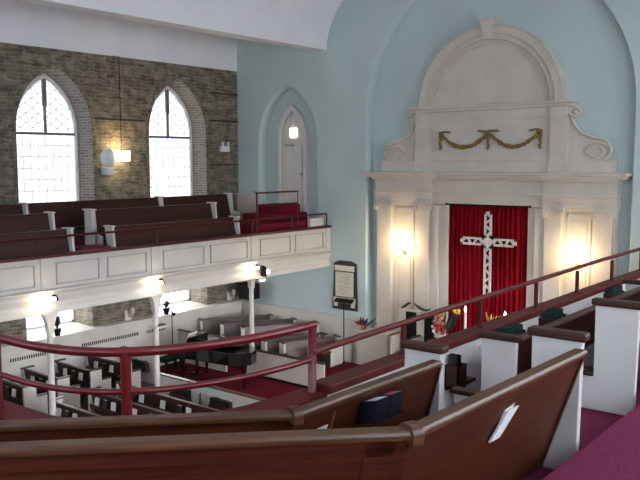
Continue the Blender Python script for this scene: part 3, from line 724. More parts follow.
# ------------------------------------------------------------------ left gallery pews (backs to the stone wall, facing the nave)
def gallery_pew(label, x, y0, y1, zf, zt, ends=(True, True), tall=None):
    loc = (x, y0, zf)
    t = thing('gallery_pew', label, 'pew', loc, group='dark pews of the left gallery')
    MB(loc).slab((x + 0.14, y0 + 0.04, zf + 0.3), (x + 0.14, y1 - 0.04, zf + 0.3), (x, y1 - 0.04, zt), (x, y0 + 0.04, zt), (-0.04, 0, 0)).build('backrest', 'darkpew', t)
    MB(loc).box(x - 0.06, x + 0.02, y0 + 0.04, y1 - 0.04, zt, zt + 0.02).build('top_rail', 'darkpew', t, bevel=0.006)
    MB(loc).box(x + 0.10, x + 0.5, y0 + 0.04, y1 - 0.04, zf + 0.32, zf + 0.36).build('seat', 'darkpew', t)
    for k, y in enumerate((y0, y1 - 0.05)):
        if not ends[k]: continue
        hh = zt + 0.02
        e = MB(loc).prism([(x + 0.06, y, zf), (x + 0.44, y, zf), (x + 0.42, y, zf + 0.42), (x + 0.20, y, zf + 0.48), (x + 0.15, y, hh), (x - 0.10, y, hh)], (0, 0.05, 0)).build('pew_end', 'white', t, bevel=0.005)
        MB(loc).box(x - 0.13, x + 0.17, y - 0.02, y + 0.07, hh, hh + 0.03).build('end_cap', 'white', e, bevel=0.01)
gallery_pew('front row dark pew in the left gallery, left of the pink aisle step', -5.0, 5.4, 8.66, 3.02, 3.93, (True, True))
gallery_pew('front row dark pew in the left gallery, between the aisle and the red steps', -5.0, 9.55, 13.12, 3.02, 3.91, (True, True))
gallery_pew('second row dark pew in the left gallery, left of the pink aisle step', -6.05, 5.4, 8.94, 3.25, 4.18, (True, True))
gallery_pew('second row dark pew in the left gallery, right of the pink aisle step', -6.05, 9.86, 13.40, 3.25, 4.19, (True, True))
gallery_pew('back row dark pew under the left stone window, at the left edge', -7.1, 5.4, 9.0, 3.45, 4.33, (True, True))
gallery_pew('back row dark pew below the hanging lamp between the two windows', -7.1, 9.05, 12.62, 3.45, 4.34, (False, True))
gallery_pew('back row dark pew under the right stone window', -7.1, 12.68, 15.0, 3.45, 4.34, (False, True))
# aisle end block
t = thing('aisle_post', 'tall white partition post beside the pink step of the left gallery', 'partition', (-5.9, 9.8, 3.02))
MB((-5.9, 9.8, 3.02)).box(-6.02, -5.76, 9.72, 9.80, 3.25, 4.22).build('panel', 'white', t, bevel=0.006)
MB((-5.9, 9.8, 3.02)).box(-6.05, -5.73, 9.69, 9.83, 4.22, 4.25).build('cap', 'white', t, bevel=0.008)
o = MB((-5.3, 9.15, 3.02)).box(-5.28, -4.75, 8.78, 9.45, 3.02, 3.58).build('aisle_step', 'carpet', bevel=0.02); tag(o, 'pink carpeted aisle step between the left gallery pews', 'step')

# ------------------------------------------------------------------ nave pews
def nave_pew(label, loc, rotz, L, zt, m, group, ends=(True, True), rack=0, capm='darkcap', dep=0.40):
    """local: x along the pew, +y the way it faces; back face towards -y"""
    t = thing('nave_pew', label, 'pew', loc, rotz, group)
    MB().slab((0.05, 0.04, 0.06), (L - 0.05, 0.04, 0.06), (L - 0.05, -0.08, zt - 0.03), (0.05, -0.08, zt - 0.03), (0, 0.04, 0)).build('backrest', m, t)
    MB().box(0.05, L - 0.05, -0.105, -0.03, zt - 0.03, zt).build('top_rail', m, t, bevel=0.01)
    MB().box(0.05, L - 0.05, 0.06, dep + 0.01, 0.32, 0.355).build('seat', m, t)
    for k, x in enumerate((0.0, L - 0.05)):
        if not ends[k]: continue
        e = MB().prism([(x, -0.12, 0), (x, dep, 0), (x, dep, zt * 0.66), (x, 0.16, zt * 0.66), (x, 0.16, zt), (x, -0.12, zt)], (0.05, 0, 0)).build('pew_end', 'white', t, bevel=0.005)
        MB().box(x - 0.015, x + 0.065, -0.135, 0.17, zt, zt + 0.022).build('end_cap', capm, e)
        MB().box(x - 0.015, x + 0.065, 0.17, dep + 0.015, zt * 0.66, zt * 0.66 + 0.022).build('arm_cap', capm, e)
    if rack:
        MB().box(0.1, L - 0.1, -0.155, -0.04, 0.40, 0.42).box(0.1, L - 0.1, -0.155, -0.145, 0.42, 0.48).build('book_rack', m, t)
    return t
def rack_books(world, rotz, L, spots, label, group):
    for k, (u, c) in enumerate(spots):
        r = Matrix.Rotation(rotz, 3, 'Z'); p = Vector(world) + r @ Vector((u * L, -0.125, 0.42))
        t = thing('hymnal', label, 'book', p, rotz, group)
        w = 0.065
        MB().hexa([(-w, -0.012, 0.002), (w, -0.012, 0.002), (w, 0.012, 0.002), (-w, 0.012, 0.002), (-w, 0.016, 0.2), (w, 0.016, 0.2), (w, 0.034, 0.2), (-w, 0.034, 0.2)]).build('cover', c, t)
        MB().box(-w + 0.01, w - 0.01, 0.018, 0.032, 0.196, 0.203).build('pages', 'paper', t)
rows = [(7.55, 'row nearest the rear gallery'), (8.36, 'second row from the rear'), (9.13, 'row behind the nearest column'), (9.93, 'row just beyond the nearest column'), (10.74, 'fourth row from the rear')]
for i, (y, w) in enumerate(rows):
    L = 1.40
    nave_pew('short side pew under the left gallery, ' + w, (-7.5, y, 0.02), 0, L, 0.72, 'navepew', 'short side pews under the left gallery', rack=1)
    rack_books((-7.5, y, 0.02), 0, L, ((0.3, 'paper'), (0.52, 'blackbook'), (0.72, 'paper')), 'booklet in the back of a side pew, ' + w, 'booklets in the side pews, ' + w)
mid = [(7.35, 'rearmost'), (8.2, 'second from the rear'), (9.05, 'third from the rear'), (9.72, 'front row behind the white partition')]
for i, (y, w) in enumerate(mid):
    x0 = -4.95; L = 3.2
    nave_pew('long brown nave pew with white ends, ' + w, (x0, y, 0.02), 0, L, 0.72, 'navepew', 'long pews in the middle of the nave', rack=1)
    rack_books((x0, y, 0.02), 0, L, ((0.09, 'paper'), (0.17, 'blackbook'), (0.25, 'paper'), (0.45, 'paper'), (0.60, 'blackbook'), (0.68, 'paper')), 'booklet in the back of a long nave pew, ' + w, 'booklets in the long pews, ' + w)
# front partitions of those blocks
def partition(label, x0, x1, y, h, racks, m='white', capm='pewtop', zf=0.0):
    loc = ((x0 + x1) / 2, y, zf)
    t = thing('pew_partition', label, 'partition', loc)
    MB(loc).box(x0, x1, y, y + 0.05, zf, zf + h - 0.03).build('panel', m, t)
    MB(loc).box(x0 - 0.02, x1 + 0.02, y - 0.03, y + 0.08, zf + h - 0.03, zf + h).build('cap', capm, t, bevel=0.008)
    for a, b in racks:
        r = MB(loc).box(a, b, y - 0.12, y, zf + 0.30, zf + 0.32).box(a, b, y - 0.12, y - 0.11, zf + 0.32, zf + 0.40).build('book_rack', 'navepew', t)
        n = int((b - a) / 0.07)
        for k in range(n):
            x = a + 0.02 + k * 0.07; hh = 0.2 + random.uniform(-0.02, 0.02)
            bl = (x + 0.03, y - 0.05, zf + 0.32)
            o = MB(bl).box(x, x + 0.055, y - 0.10, y - 0.01, zf + 0.322, zf + 0.32 + hh).build('hymnal', 'blackbook')
            tag(o, 'dark hymnal standing in a rack on the ' + ('white partition before the piano' if x1 > -4 else 'white partition before the side pews'), 'book', 'hymnals on the ' + ('middle' if x1 > -4 else 'side') + ' front partition')
    return t
partition('long white front partition with pale cap and book racks, before the piano', -4.95, -1.75, 10.68, 0.72, ((-4.45, -3.85), (-3.25, -2.65)))
t = thing('wall_bracket', 'dark tapered ornament between the book racks on the long white partition', 'ornament', (-3.55, 10.64, 0.2))
MB((-3.55, 10.64, 0.2)).lathe((-3.55, 10.62, 0.12), [(0.06, 0), (0.055, 0.05), (0.02, 0.34), (0.03, 0.38), (0.005, 0.44)], 8).build('body', 'navepew', t, smooth=True)
partition('short white front partition with a book rack closing the side pews', -7.45, -6.15, 11.65, 0.75, ((-7.2, -6.4),), capm='darkcap')
o = partition('low white partition standing behind the piano keyboard', -7.5, -5.75, 13.5, 0.86, ())
t = partition('white beadboard partition in front of the angled pews beside the piano', -5.35, -2.78, 13.68, 0.66, (), m='bead', capm='capwood')
MB((-4.42, 13.66, 0)).box(-5.35, -2.78, 13.66, 13.68, 0, 0.05).build('skirting', 'darkcap', t)
loc = (-3.63, 15.4, 0)
t = thing('pew_partition', 'white end partition of the angled pews near the wall tablet', 'partition', loc)
MB(loc).box(-3.66, -3.60, 14.95, 15.88, 0, 0.66).build('panel', 'white', t); MB(loc).box(-3.68, -3.57, 14.93, 15.88, 0.66, 0.69).build('cap', 'capwood', t, bevel=0.008)
MB(loc).box(-3.60, -3.585, 15.05, 15.45, 0.24, 0.58).build('raised_panel', 'white', t)
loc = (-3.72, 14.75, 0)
t = thing('book_ledge', 'pale wooden ledge over a dark block filling the gap beside the angled front pews', 'ledge', loc)
MB(loc).box(-3.94, -3.50, 14.60, 14.90, 0.56, 0.60).build('top', 'pewtop', t); MB(loc).box(-3.92, -3.52, 14.62, 14.88, 0.0, 0.56).build('body', 'darkcap', t)  # dark body block stands in for the shaded gap below the ledge
# angled front pews facing the middle
fr_ = [((-7.42, 14.18), (-6.35, 15.86), 0.25, 'at the back near the window ledge'), ((-6.62, 14.18), (-5.50, 15.86), 0.25, 'second from the back'), ((-5.88, 14.2), (-4.72, 15.86), 0.25, 'in the middle of five'),
       ((-5.14, 14.2), (-4.42, 15.78), 0.0, 'second from the front'), ((-4.62, 14.3), (-3.98, 15.76), 0.0, 'at the front behind the beadboard')]
for (a, b, z, w) in fr_:
    dx, dy = b[0] - a[0], b[1] - a[1]; L = math.hypot(dx, dy)
    # +y faces the centre: x axis runs from far end to near end
    rot = math.atan2(-dy, -dx)
    nave_pew('grey brown angled pew beside the front wall, ' + w, (b[0], b[1], z), rot, L, 0.76, 'floorpew', 'angled pews at the front left', dep=0.30)

# ------------------------------------------------------------------ piano
loc = (-5.22, 12.80, 0)
t = thing('grand_piano', 'black grand piano with open lid on the red carpet', 'piano', loc, math.radians(8)); t.scale = (1.07, 1.0, 1.05)
def pcase(k=0.0):
    pts = [(-0.85, -0.52 - k), (-0.85, 0.60 + k)]
    for i in range(13):
        u = i / 12; pts.append((-0.2 + 1.15 * math.sin(u * PI / 2) + k, 0.60 - 0.62 * (u ** 1.4) + k * (1 - u)))
    pts += [(0.98 + k, -0.20), (0.86 + k, -0.42 - k), (0.6, -0.52 - k)]
    return pts
MB().prism([(x, y, 0.56) for x, y in pcase()], (0, 0, 0.28)).build('case', 'black', t, bevel=0.01)
MB().box(-1.12, -0.85, -0.52, 0.60, 0.56, 0.68).box(-1.12, -0.85, -0.52, -0.46, 0.68, 0.76).box(-1.12, -0.85, 0.54, 0.60, 0.68, 0.76).build('key_bed', 'black', t, bevel=0.01)
kb = MB().box(-1.10, -0.95, -0.45, 0.53, 0.68, 0.70).build('keyboard', 'paper', t)
mb = MB()
for k in range(30):
    if k % 7 not in (2, 6): mb.box(-1.03, -0.95, -0.43 + k * 0.032, -0.415 + k * 0.032, 0.70, 0.712)
mb.build('black_keys', 'matblack', kb)
MB().slab((-0.75, 0.60, 0.85), (0.55, 0.22, 0.85), (0.50, -0.30, 0.92), (-0.75, -0.20, 0.97), (0, 0, 0.025)).build('lid', 'black', t)
MB().tube([(-0.2, -0.45, 0.84), (-0.25, -0.22, 0.93)], 0.012).build('lid_prop', 'gold', t)
MB().slab((-0.72, -0.35, 0.84), (-0.72, 0.45, 0.84), (-0.66, 0.45, 1.0), (-0.66, -0.35, 1.0), (0.015, 0, 0)).build('music_desk', 'black', t)
for x, y in ((-0.75, -0.42), (-0.75, 0.48), (0.78, -0.18)):
    MB().lathe((x, y, 0), [(0.03, 0), (0.035, 0.05), (0.03, 0.08), (0.06, 0.45), (0.085, 0.56)], 8).build('leg', 'black', t, smooth=True)
MB().box(-0.72, -0.66, 0.0, 0.06, 0.12, 0.56).box(-0.82, -0.62, -0.08, 0.14, 0.08, 0.12).build('pedal_lyre', 'black', t)
o = MB((-6.12, 12.67, 0.86)).slab((-6.13, 12.54, 0.90), (-6.18, 12.86, 0.90), (-6.10, 12.88, 1.10), (-6.05, 12.56, 1.10), (0.01, 0.0, 0)).build('sheet_music', 'paper'); tag(o, 'open white sheet music on the piano music desk', 'sheet music')
loc = (-6.72, 12.56, 0)
t = thing('piano_bench', 'black padded piano bench pulled up to the keyboard', 'bench', loc, math.radians(8))
MB().box(-0.18, 0.18, -0.38, 0.38, 0.36, 0.45).build('cushion', 'matblack', t, bevel=0.02)
for x in (-0.14, 0.14):
    for y in (-0.33, 0.33): MB().box(x - 0.025, x + 0.025, y - 0.025, y + 0.025, 0, 0.36).build('leg', 'black', t)

# ------------------------------------------------------------------ stands, speakers, plants under the gallery
loc = (-6.45, 14.0, 0.25)
loc = (-7.02, 15.72, 0.25)
t = thing('speaker_tripod', 'thin black tripod stand carrying the loudspeaker', 'stand', loc)
MB(loc).tube([(-7.02, 15.72, 0.7), (-7.02, 15.72, 1.42)], 0.025).build('pole', 'matblack', t)
for a in (0.4, 2.5, 4.6): MB(loc).tube([(-7.02, 15.72, 0.75), (-7.02 + 0.2 * math.cos(a), 15.72 + 0.14 * math.sin(a), 0.26)], 0.016).build('leg', 'matblack', t)
loc = (-7.02, 15.72, 1.42)
t = thing('loudspeaker', 'black box loudspeaker under the gallery behind the white column', 'speaker', loc)
MB(loc).box(-7.26, -6.78, 15.50, 15.86, 1.42, 1.86).build('cabinet', 'matblack', t, bevel=0.02)
MB(loc).box(-7.22, -6.82, 15.485, 15.50, 1.46, 1.82).build('front_grille', 'matblack', t)
loc = (-7.3, 13.0, 0)
t = thing('microphone_stand', 'black microphone boom stand behind the low white partition', 'stand', loc)
MB(loc).tube([(-7.28, 13.1, 0.0), (-7.28, 13.1, 1.42)], 0.012).build('pole', 'matblack', t)
MB(loc).lathe((-7.28, 13.1, 0), [(0.16, 0), (0.16, 0.02), (0.02, 0.04)], 12).build('base', 'matblack', t)
MB(loc).tube([(-7.55, 13.2, 1.50), (-7.1, 13.0, 1.40)], 0.012).build('boom', 'matblack', t)
MB(loc).ball((-7.06, 12.98, 1.39), 0.045).build('microphone', 'matblack', t, smooth=True)
loc = (-3.30, 15.13, 0)
t = thing('music_stand', 'thin black music stand in front of the wall tablet', 'stand', loc)
MB(loc).tube([(-3.30, 15.13, 0.0), (-3.30, 15.13, 1.84)], 0.014).build('pole', 'matblack', t)
MB(loc).slab((-3.56, 15.06, 1.80), (-3.02, 15.06, 1.80), (-3.02, 15.18, 1.86), (-3.56, 15.18, 1.86), (0, 0, 0.025)).build('tray', 'matblack', t)
for a in (0.5, 2.6, 4.7): MB(loc).tube([(-3.30, 15.13, 0.35), (-3.30 + 0.28 * math.cos(a), 15.13 + 0.28 * math.sin(a), 0.01)], 0.01).build('leg', 'matblack', t)
def potted(label, base, h, n, m):
    t = thing('potted_plant', label, 'plant', base)
    x, y, z = base
    MB(base).lathe(base, [(0.06, 0), (0.09, 0.14), (0.095, 0.16), (0.07, 0.16)], 10).build('pot', 'matblack', t, smooth=True)
    mb = MB(base); r = random.Random(int(y * 100))
    for k in range(n):
        a = r.uniform(0, 2 * PI); l = r.uniform(0.5, 1) * h; s = r.uniform(0.1, 0.6)
        d = Vector((math.cos(a) * s, math.sin(a) * s, 1)).normalized(); q = Vector((-math.sin(a), math.cos(a), 0)) * 0.022
        b0 = Vector((x, y, z + 0.14)); mid_ = b0 + d * l * 0.55; tip = b0 + d * l + Vector((math.cos(a), math.sin(a), 0)) * l * 0.15
        mb.add([b0, mid_ + q, tip, mid_ - q, mid_ + Vector((0, 0, 0.012))], [(0, 1, 4), (1, 2, 4), (2, 3, 4), (3, 0, 4)])
    mb.build('leaves', m, t)
potted('dark spiky potted plant on the window ledge by the nearest column', (-7.52, 9.95, 1.31), 0.44, 34, 'darkleaf')
potted('small dark potted plant on the window ledge behind the middle column', (-7.52, 13.12, 1.31), 0.34, 26, 'darkleaf')
for i, y in enumerate((12.03, 15.55)):
    loc = (-7.66, y, 1.4)
    t = thing('wall_sconce', 'pale unlit bracket lamp on the stone pier ' + ('between the two low windows' if i == 0 else 'beside the loudspeaker'), 'lamp', loc, group='unlit bracket lamps under the gallery')
    MB(loc).box(-7.70, -7.66, y - 0.09, y + 0.09, 1.30, 1.56).build('back_plate', 'cream', t, bevel=0.01)
    MB(loc).tube([(-7.66, y, 1.42), (-7.52, y, 1.42), (-7.50, y, 1.47)], 0.018).build('arm', 'cream', t, smooth=True)
    MB(loc).lathe((-7.50, y, 1.47), [(0.02, 0), (0.055, 0.05), (0.06, 0.12), (0.04, 0.17)], 10).build('shade', 'cream', t, smooth=True)

# ---- things on the stone wall above
loc = (-7.48, 11.82, 5.25)
t = thing('hanging_lamp', 'lit shaded lamp hanging on a thin cord against the stone wall', 'lamp', loc)
MB(loc).lathe((-7.48, 11.82, 5.25), [(0.20, 0), (0.20, 0.24), (0.19, 0.24), (0.19, 0.005)], 16).build('lamp_shade', 'warm', t, smooth=True)
MB(loc).tube([(-7.48, 11.82, 5.46), (-7.48, 11.82, 7.72), (-7.70, 11.82, 7.74)], 0.009, 6).build('cord', 'matblack', t)
loc = (-7.5, 11.42, 5.1)
t = thing('wall_fan', 'pale oval fixture on a short bracket left of the hanging lamp', 'fixture', loc)
MB(loc).ball((-7.45, 11.42, 5.32), 0.22, 16, 10, (0.4, 1, 1)).build('body', 'plastic', t, smooth=True)
MB(loc).box(-7.70, -7.42, 11.38, 11.54, 4.92, 5.10).build('bracket', 'plastic', t, bevel=0.01)
loc = (-7.64, 15.42, 5.55)
t = thing('emergency_light', 'small white two-headed emergency light on the stone wall by the corner', 'lamp', loc)
MB(loc).box(-7.70, -7.60, 15.28, 15.58, 5.50, 5.66).build('housing', 'paper', t, bevel=0.01)
for y in (15.33, 15.53): MB(loc).lathe((-7.62, y, 5.66), [(0.02, 0), (0.03, 0.03), (0.045, 0.07), (0.045, 0.1)], 10).build('lamp_head', 'paper', t, smooth=True)

# ------------------------------------------------------------------ wall tablet
loc = (-3.94, 15.99, 1.4)
t = thing('memorial_tablet', 'black framed cream marble memorial tablet on the blue front wall', 'tablet', loc)
MB(loc).prism([(-4.29, 15.999, 1.42), (-3.50, 15.999, 1.42), (-3.53, 15.999, 2.63), (-3.70, 15.999, 2.69), (-4.07, 15.999, 2.69), (-4.235, 15.999, 2.63)], (0, -0.05, 0)).build('frame', 'slate', t, bevel=0.006)
MB(loc).box(-4.17, -3.61, 15.925, 15.95, 1.77, 2.40).build('inscription_slab', 'marble', t)
MB(loc).box(-4.19, -3.58, 15.91, 15.95, 2.43, 2.57).build('cornice', 'marble', t, bevel=0.012)
MB(loc).box(-4.24, -3.54, 15.915, 15.95, 1.60, 1.74).build('base_moulding', 'marble', t, bevel=0.01)
for x in (-4.16, -3.62): MB(loc).box(x - 0.06, x + 0.06, 15.92, 15.95, 1.50, 1.60).build('corbel', 'marble', t, bevel=0.01)
mb = MB(loc); r = random.Random(2)
for k in range(10):
    z = 2.34 - k * 0.055; w = r.uniform(0.10, 0.23); x = -3.89 - w
    while x < -3.89 + w:
        l = r.uniform(0.02, 0.05); mb.box(x, min(x + l, -3.89 + w), 15.922, 15.925, z, z + 0.014); x += l + 0.014
mb.build('engraved_lines', 'ink', t)

# ------------------------------------------------------------------ altarpiece
loc = (0, 16.1, 0)
rd = thing('altarpiece', 'tall cream classical altarpiece with arched top in the blue recess', 'altarpiece', loc)
def part(mb, name, m='cream', parent=rd, **k): return mb.build(name, m, parent, **k)
def B(): return MB(loc)
# lower screen wall behind the pilasters, open in the middle for the curtain
part(B().box(-2.91, -0.96, 16.06, 16.24, 0, 4.21).box(0.99, 2.87, 16.06, 16.24, 0, 4.21).box(-0.98, 1.0, 16.20, 16.24, 0, 4.3), 'screen_wall')
# pedestals and pilasters
for x0, x1 in ((-2.90, -2.49), (-1.80, -1.42), (1.40, 1.77), (2.46, 2.83)):
    part(B().box(x0, x1, 15.95, 16.06, 1.05, 4.06).box(x0 - 0.03, x1 + 0.03, 15.92, 16.06, 1.05, 1.17), 'pilaster', bevel=0.006)
    c = B()
    c.box(x0 - 0.05, x1 + 0.05, 15.89, 16.06, 4.17, 4.22)
    c.box(x0, x1, 15.93, 16.06, 4.06, 4.17)
    for s in (x0 + 0.0, x1 - 0.0):
        c.add([], [])
        rings = []
        for yy in (15.87, 15.95):
            rings.append([(s + 0.075 * math.cos(2 * PI * j / 14), yy, 4.11 + 0.075 * math.sin(2 * PI * j / 14)) for j in range(14)])
        c.loft(rings)
        c.loft([[(s + 0.03 * math.cos(2 * PI * j / 10), yy, 4.11 + 0.03 * math.sin(2 * PI * j / 10)) for j in range(10)] for yy in (15.85, 15.87)])
    part(c, 'capital')
for x0, x1 in ((-1.415, -1.20), (1.16, 1.395)): part(B().box(x0, x1, 16.00, 16.06, 0.3, 4.2), 'side_strip', bevel=0.006)
for x0, x1 in ((-2.40, -1.89), (1.86, 2.37)):
    pn = B()
    for (a, b, c, d_) in ((x0, x0 + 0.03, 1.2, 4.1), (x1 - 0.03, x1, 1.2, 4.1), (x0, x1, 4.07, 4.10), (x0, x1, 1.2, 1.23)): pn.box(a, b, 16.035, 16.06, c, d_)
    pn.box(x0 + 0.09, x1 - 0.09, 16.045, 16.06, 1.3, 3.95)
    part(pn, 'bay_panel')
for s, (x0, x1) in enumerate(((-3.26, -2.36), (2.36, 3.1))):
    part(B().box(x0, x1, 15.62, 16.06, 0, 0.98).box(x0 - 0.03, x1 + 0.03, 15.58, 16.06, 0, 0.1).box(x0 - 0.04, x1 + 0.04, 15.57, 16.06, 0.98, 1.05), 'pedestal', bevel=0.008)
for x0, x1 in ((-1.92, -1.34), (1.34, 1.92)): part(B().box(x0, x1, 15.80, 16.06, 0.3, 1.05), 'pedestal', bevel=0.008)
# entablature: architrave, frieze, cornice, each breaking forward over the pilaster pairs
def brk(z0, z1, yf, yb, grow=0.0):
    m = B()
    m.box(-2.93 - grow, -1.36 + grow, yf, 16.24, z0, z1).box(1.36 - grow, 2.90 + grow, yf, 16.24, z0, z1).box(-1.36 + grow, 1.36 - grow, yb, 16.24, z0, z1)
    return m
part(brk(4.22, 4.34, 15.94, 16.02), 'architrave', bevel=0.004)
part(brk(4.34, 4.46, 15.91, 16.00), 'architrave', bevel=0.004)
part(brk(4.46, 4.51, 15.87, 15.97, 0.03), 'architrave_moulding', bevel=0.008)
part(brk(4.51, 4.78, 15.94, 16.02), 'frieze')
part(brk(4.78, 4.84, 15.86, 15.96, 0.07), 'cornice_bed', bevel=0.015)
part(brk(4.84, 4.90, 15.76, 15.88, 0.18), 'cornice', bevel=0.012)
part(brk(4.90, 4.97, 15.70, 15.84, 0.25), 'cornice', bevel=0.02)
# attic
part(B().box(-2.80, 2.80, 16.0, 16.24, 4.97, 5.22), 'attic_plinth', bevel=0.01)
part(B().box(-1.80, 1.80, 16.04, 16.24, 5.2, 6.34), 'attic')
for x0, x1 in ((-1.84, -1.46), (1.46, 1.84)):
    part(B().box(x0, x1, 15.98, 16.1, 5.2, 6.34).box(x0 - 0.03, x1 + 0.03, 15.95, 16.1, 4.97, 5.2).box(x0 - 0.0, x1 + 0.0, 15.96, 16.1, 6.14, 6.18), 'attic_pier', bevel=0.006)
pn = B()
for (a, b, c, d_) in ((-1.38, 1.38, 5.42, 5.45), (-1.38, 1.38, 5.93, 5.96), (-1.38, -1.35, 5.42, 5.96), (1.35, 1.38, 5.42, 5.96)): pn.box(a, b, 16.02, 16.04, c, d_)
part(pn, 'panel_moulding')
part(B().box(-1.46, 1.46, 16.01, 16.06, 6.14, 6.18), 'attic_band')
part(B().box(-1.92, 1.92, 15.95, 16.24, 6.34, 6.41), 'attic_cornice', bevel=0.012)
part(B().box(-1.98, -1.40, 15.88, 16.24, 6.41, 6.47).box(1.40, 1.98, 15.88, 16.24, 6.41, 6.47).box(-1.40, 1.40, 15.91, 16.24, 6.41, 6.47), 'attic_cornice', bevel=0.012)
# arched head
def semi(r, n=40): return [(r * math.cos(PI - PI * i / n), 6.47 + r * 0.975 * math.sin(PI - PI * i / n)) for i in range(n + 1)]
part(B().prism([(x, 16.12, z) for x, z in semi(1.42)], (0, 0.12, 0)), 'tympanum')
for r0, r1, yf, nm in ((1.56, 1.73, 15.98, 'arch_moulding'), (1.44, 1.56, 16.02, 'arch_moulding'), (1.34, 1.44, 16.07, 'arch_moulding')):
    a, b = semi(r1), semi(r0); m = B(); n = len(a)
    rings = [[(a[i][0], yf, a[i][1]), (a[i][0], 16.24, a[i][1]), (b[i][0], 16.24, b[i][1]), (b[i][0], yf, b[i][1])] for i in range(n)]
    m.loft(rings); part(m, nm, smooth=True)
for r_, y_ in ((1.565, 15.99), (1.445, 16.03), (1.72, 15.985)):
    m = B(); m.tube([(x, y_, z) for x, z in semi(r_)], 0.022, 8); part(m, 'arch_bead', smooth=True)
part(B().prism([(-0.11, 15.90, 7.86), (0.11, 15.90, 7.86), (0.15, 15.90, 8.30), (-0.15, 15.90, 8.30)], (0, 0.34, 0)).prism([(-0.16, 15.87, 8.26), (0.16, 15.87, 8.26), (0.16, 15.87, 8.32), (-0.16, 15.87, 8.32)], (0, 0.36, 0)), 'keystone', bevel=0.008)
# side scrolls: body plus raised volutes
for s in (-1, 1):
    out = []
    ctrl = [(1.84, 6.30), (1.90, 6.10), (1.97, 5.95), (2.10, 5.80), (2.30, 5.70), (2.52, 5.66), (2.66, 5.58), (2.72, 5.42), (2.64, 5.28), (2.5, 5.22)]
    cv = smooth(ctrl, 5)
    poly = [(1.8, 5.22), (1.8, 6.30)] + cv
    part(B().prism([(s * x, 16.08, z) for x, z in poly], (0, 0.12, 0)), 'scroll')
    m = B(); m.tube([(s * x, 16.06, z) for x, z in cv], 0.035, 8)
    sp = []
    for i in range(30):
        u = i / 29; a = -0.4 + u * 2 * PI * 1.25; rx, rz = 0.30 * (1 - 0.62 * u), 0.20 * (1 - 0.62 * u)
        sp.append((s * (2.42 + rx * math.cos(a)), 16.06, 5.42 - rz * math.sin(a) * -1))
    m.tube(sp, 0.028, 8)
    part(m, 'scroll_band', smooth=True)
    m = B(); sp = []
    for i in range(24):
        u = i / 23; a = PI + u * 2 * PI * 1.1; rr_ = 0.13 * (1 - 0.6 * u)
        sp.append((s * (1.98 + rr_ * math.cos(a) * 1), 16.05, 6.20 + rr_ * math.sin(a) * -1))
    m.tube(sp, 0.03, 8).ball((s * 1.98, 16.06, 6.20), 0.06)
    part(m, 'small_volute', smooth=True)
# gilded garland swags
for a, b in ((-1.17, 0.04), (0.04, 1.25)):
    m = B(); r = random.Random(int(a * 10) + 50)
    for i in range(27):
        u = i / 26; x = a + (b - a) * u; z = 5.84 - 0.31 * (1 - (2 * u - 1) ** 2)
        for q in range(3): m.ball((x + r.uniform(-.02, .02), 16.0 + r.uniform(-.01, .015), z + r.uniform(-.025, .025)), 0.034, 6, 4)
    part(m, 'garland', 'gold')
for x in (-1.17, 0.04, 1.25):
    m = B(); r = random.Random(int(x * 10) + 90)
    for i in range(10): m.ball((x + r.uniform(-.02, .02), 16.0, 5.86 - i * 0.04), 0.036, 6, 4)
    for sx in ((-1, 1) if x == 0.04 else ((1,) if x < 0 else (-1,))):
        for i in range(7): m.ball((x + sx * (0.03 + i * 0.035), 16.0, 5.88 + r.uniform(-.015, .015)), 0.024, 6, 4)
    part(m, 'garland_drop', 'gold')

# curtain, rod, cross
loc = (0.02, 16.1, 0.3)
mb = MB(loc); pts = []; n = 150
r = random.Random(8); ph = [r.uniform(0, 6) for _ in range(4)]
x0, x1 = -0.95, 0.99
rings = []
for zi in range(9):
    z = 0.32 + (4.21 - 0.32) * zi / 8
    row = []
    for i in range(n + 1):
        u = i / n; x = x0 + (x1 - x0) * u
        amp = 0.028 + 0.008 * math.sin(u * 9 + ph[0])
        y = 16.12 + amp * math.sin(u * 2 * PI * 17 + 0.8 * math.sin(u * 11 + ph[1]) + 0.15 * math.sin(z * 1.2 + ph[2])) + 0.01 * math.sin(u * 50 + ph[3])
        row.append((x, y, z))
    rings.append(row)
k = n + 1
mb.add([p for rr_ in rings for p in rr_], [(a * k + i, a * k + i + 1, (a + 1) * k + i + 1, (a + 1) * k + i) for a in range(8) for i in range(n)])
cu = mb.build('curtain', 'velvet', smooth=True)
cu.modifiers.new('thick', 'SOLIDIFY').thickness = 0.012
tag(cu, 'deep red pleated velvet curtain hanging behind the white cross', 'curtain')
loc = (0.02, 16.03, 4.235)
t = thing('curtain_rod', 'thin dark rod above the red velvet curtain', 'curtain rod', loc)
MB(loc).tube([(-1.0, 16.03, 4.235), (1.05, 16.03, 4.235)], 0.018).build('rod', 'matblack', t, smooth=True)
for x in (-1.0, 1.05): MB(loc).ball((x, 16.03, 4.235), 0.03).build('finial', 'matblack', t, smooth=True)
loc = (0.09, 15.98, 2.15)
cr_ = thing('altar_cross', 'large white openwork wooden cross hanging before the red curtain', 'cross', loc)
CX, CZ = 0.09, 3.42; W = 0.088
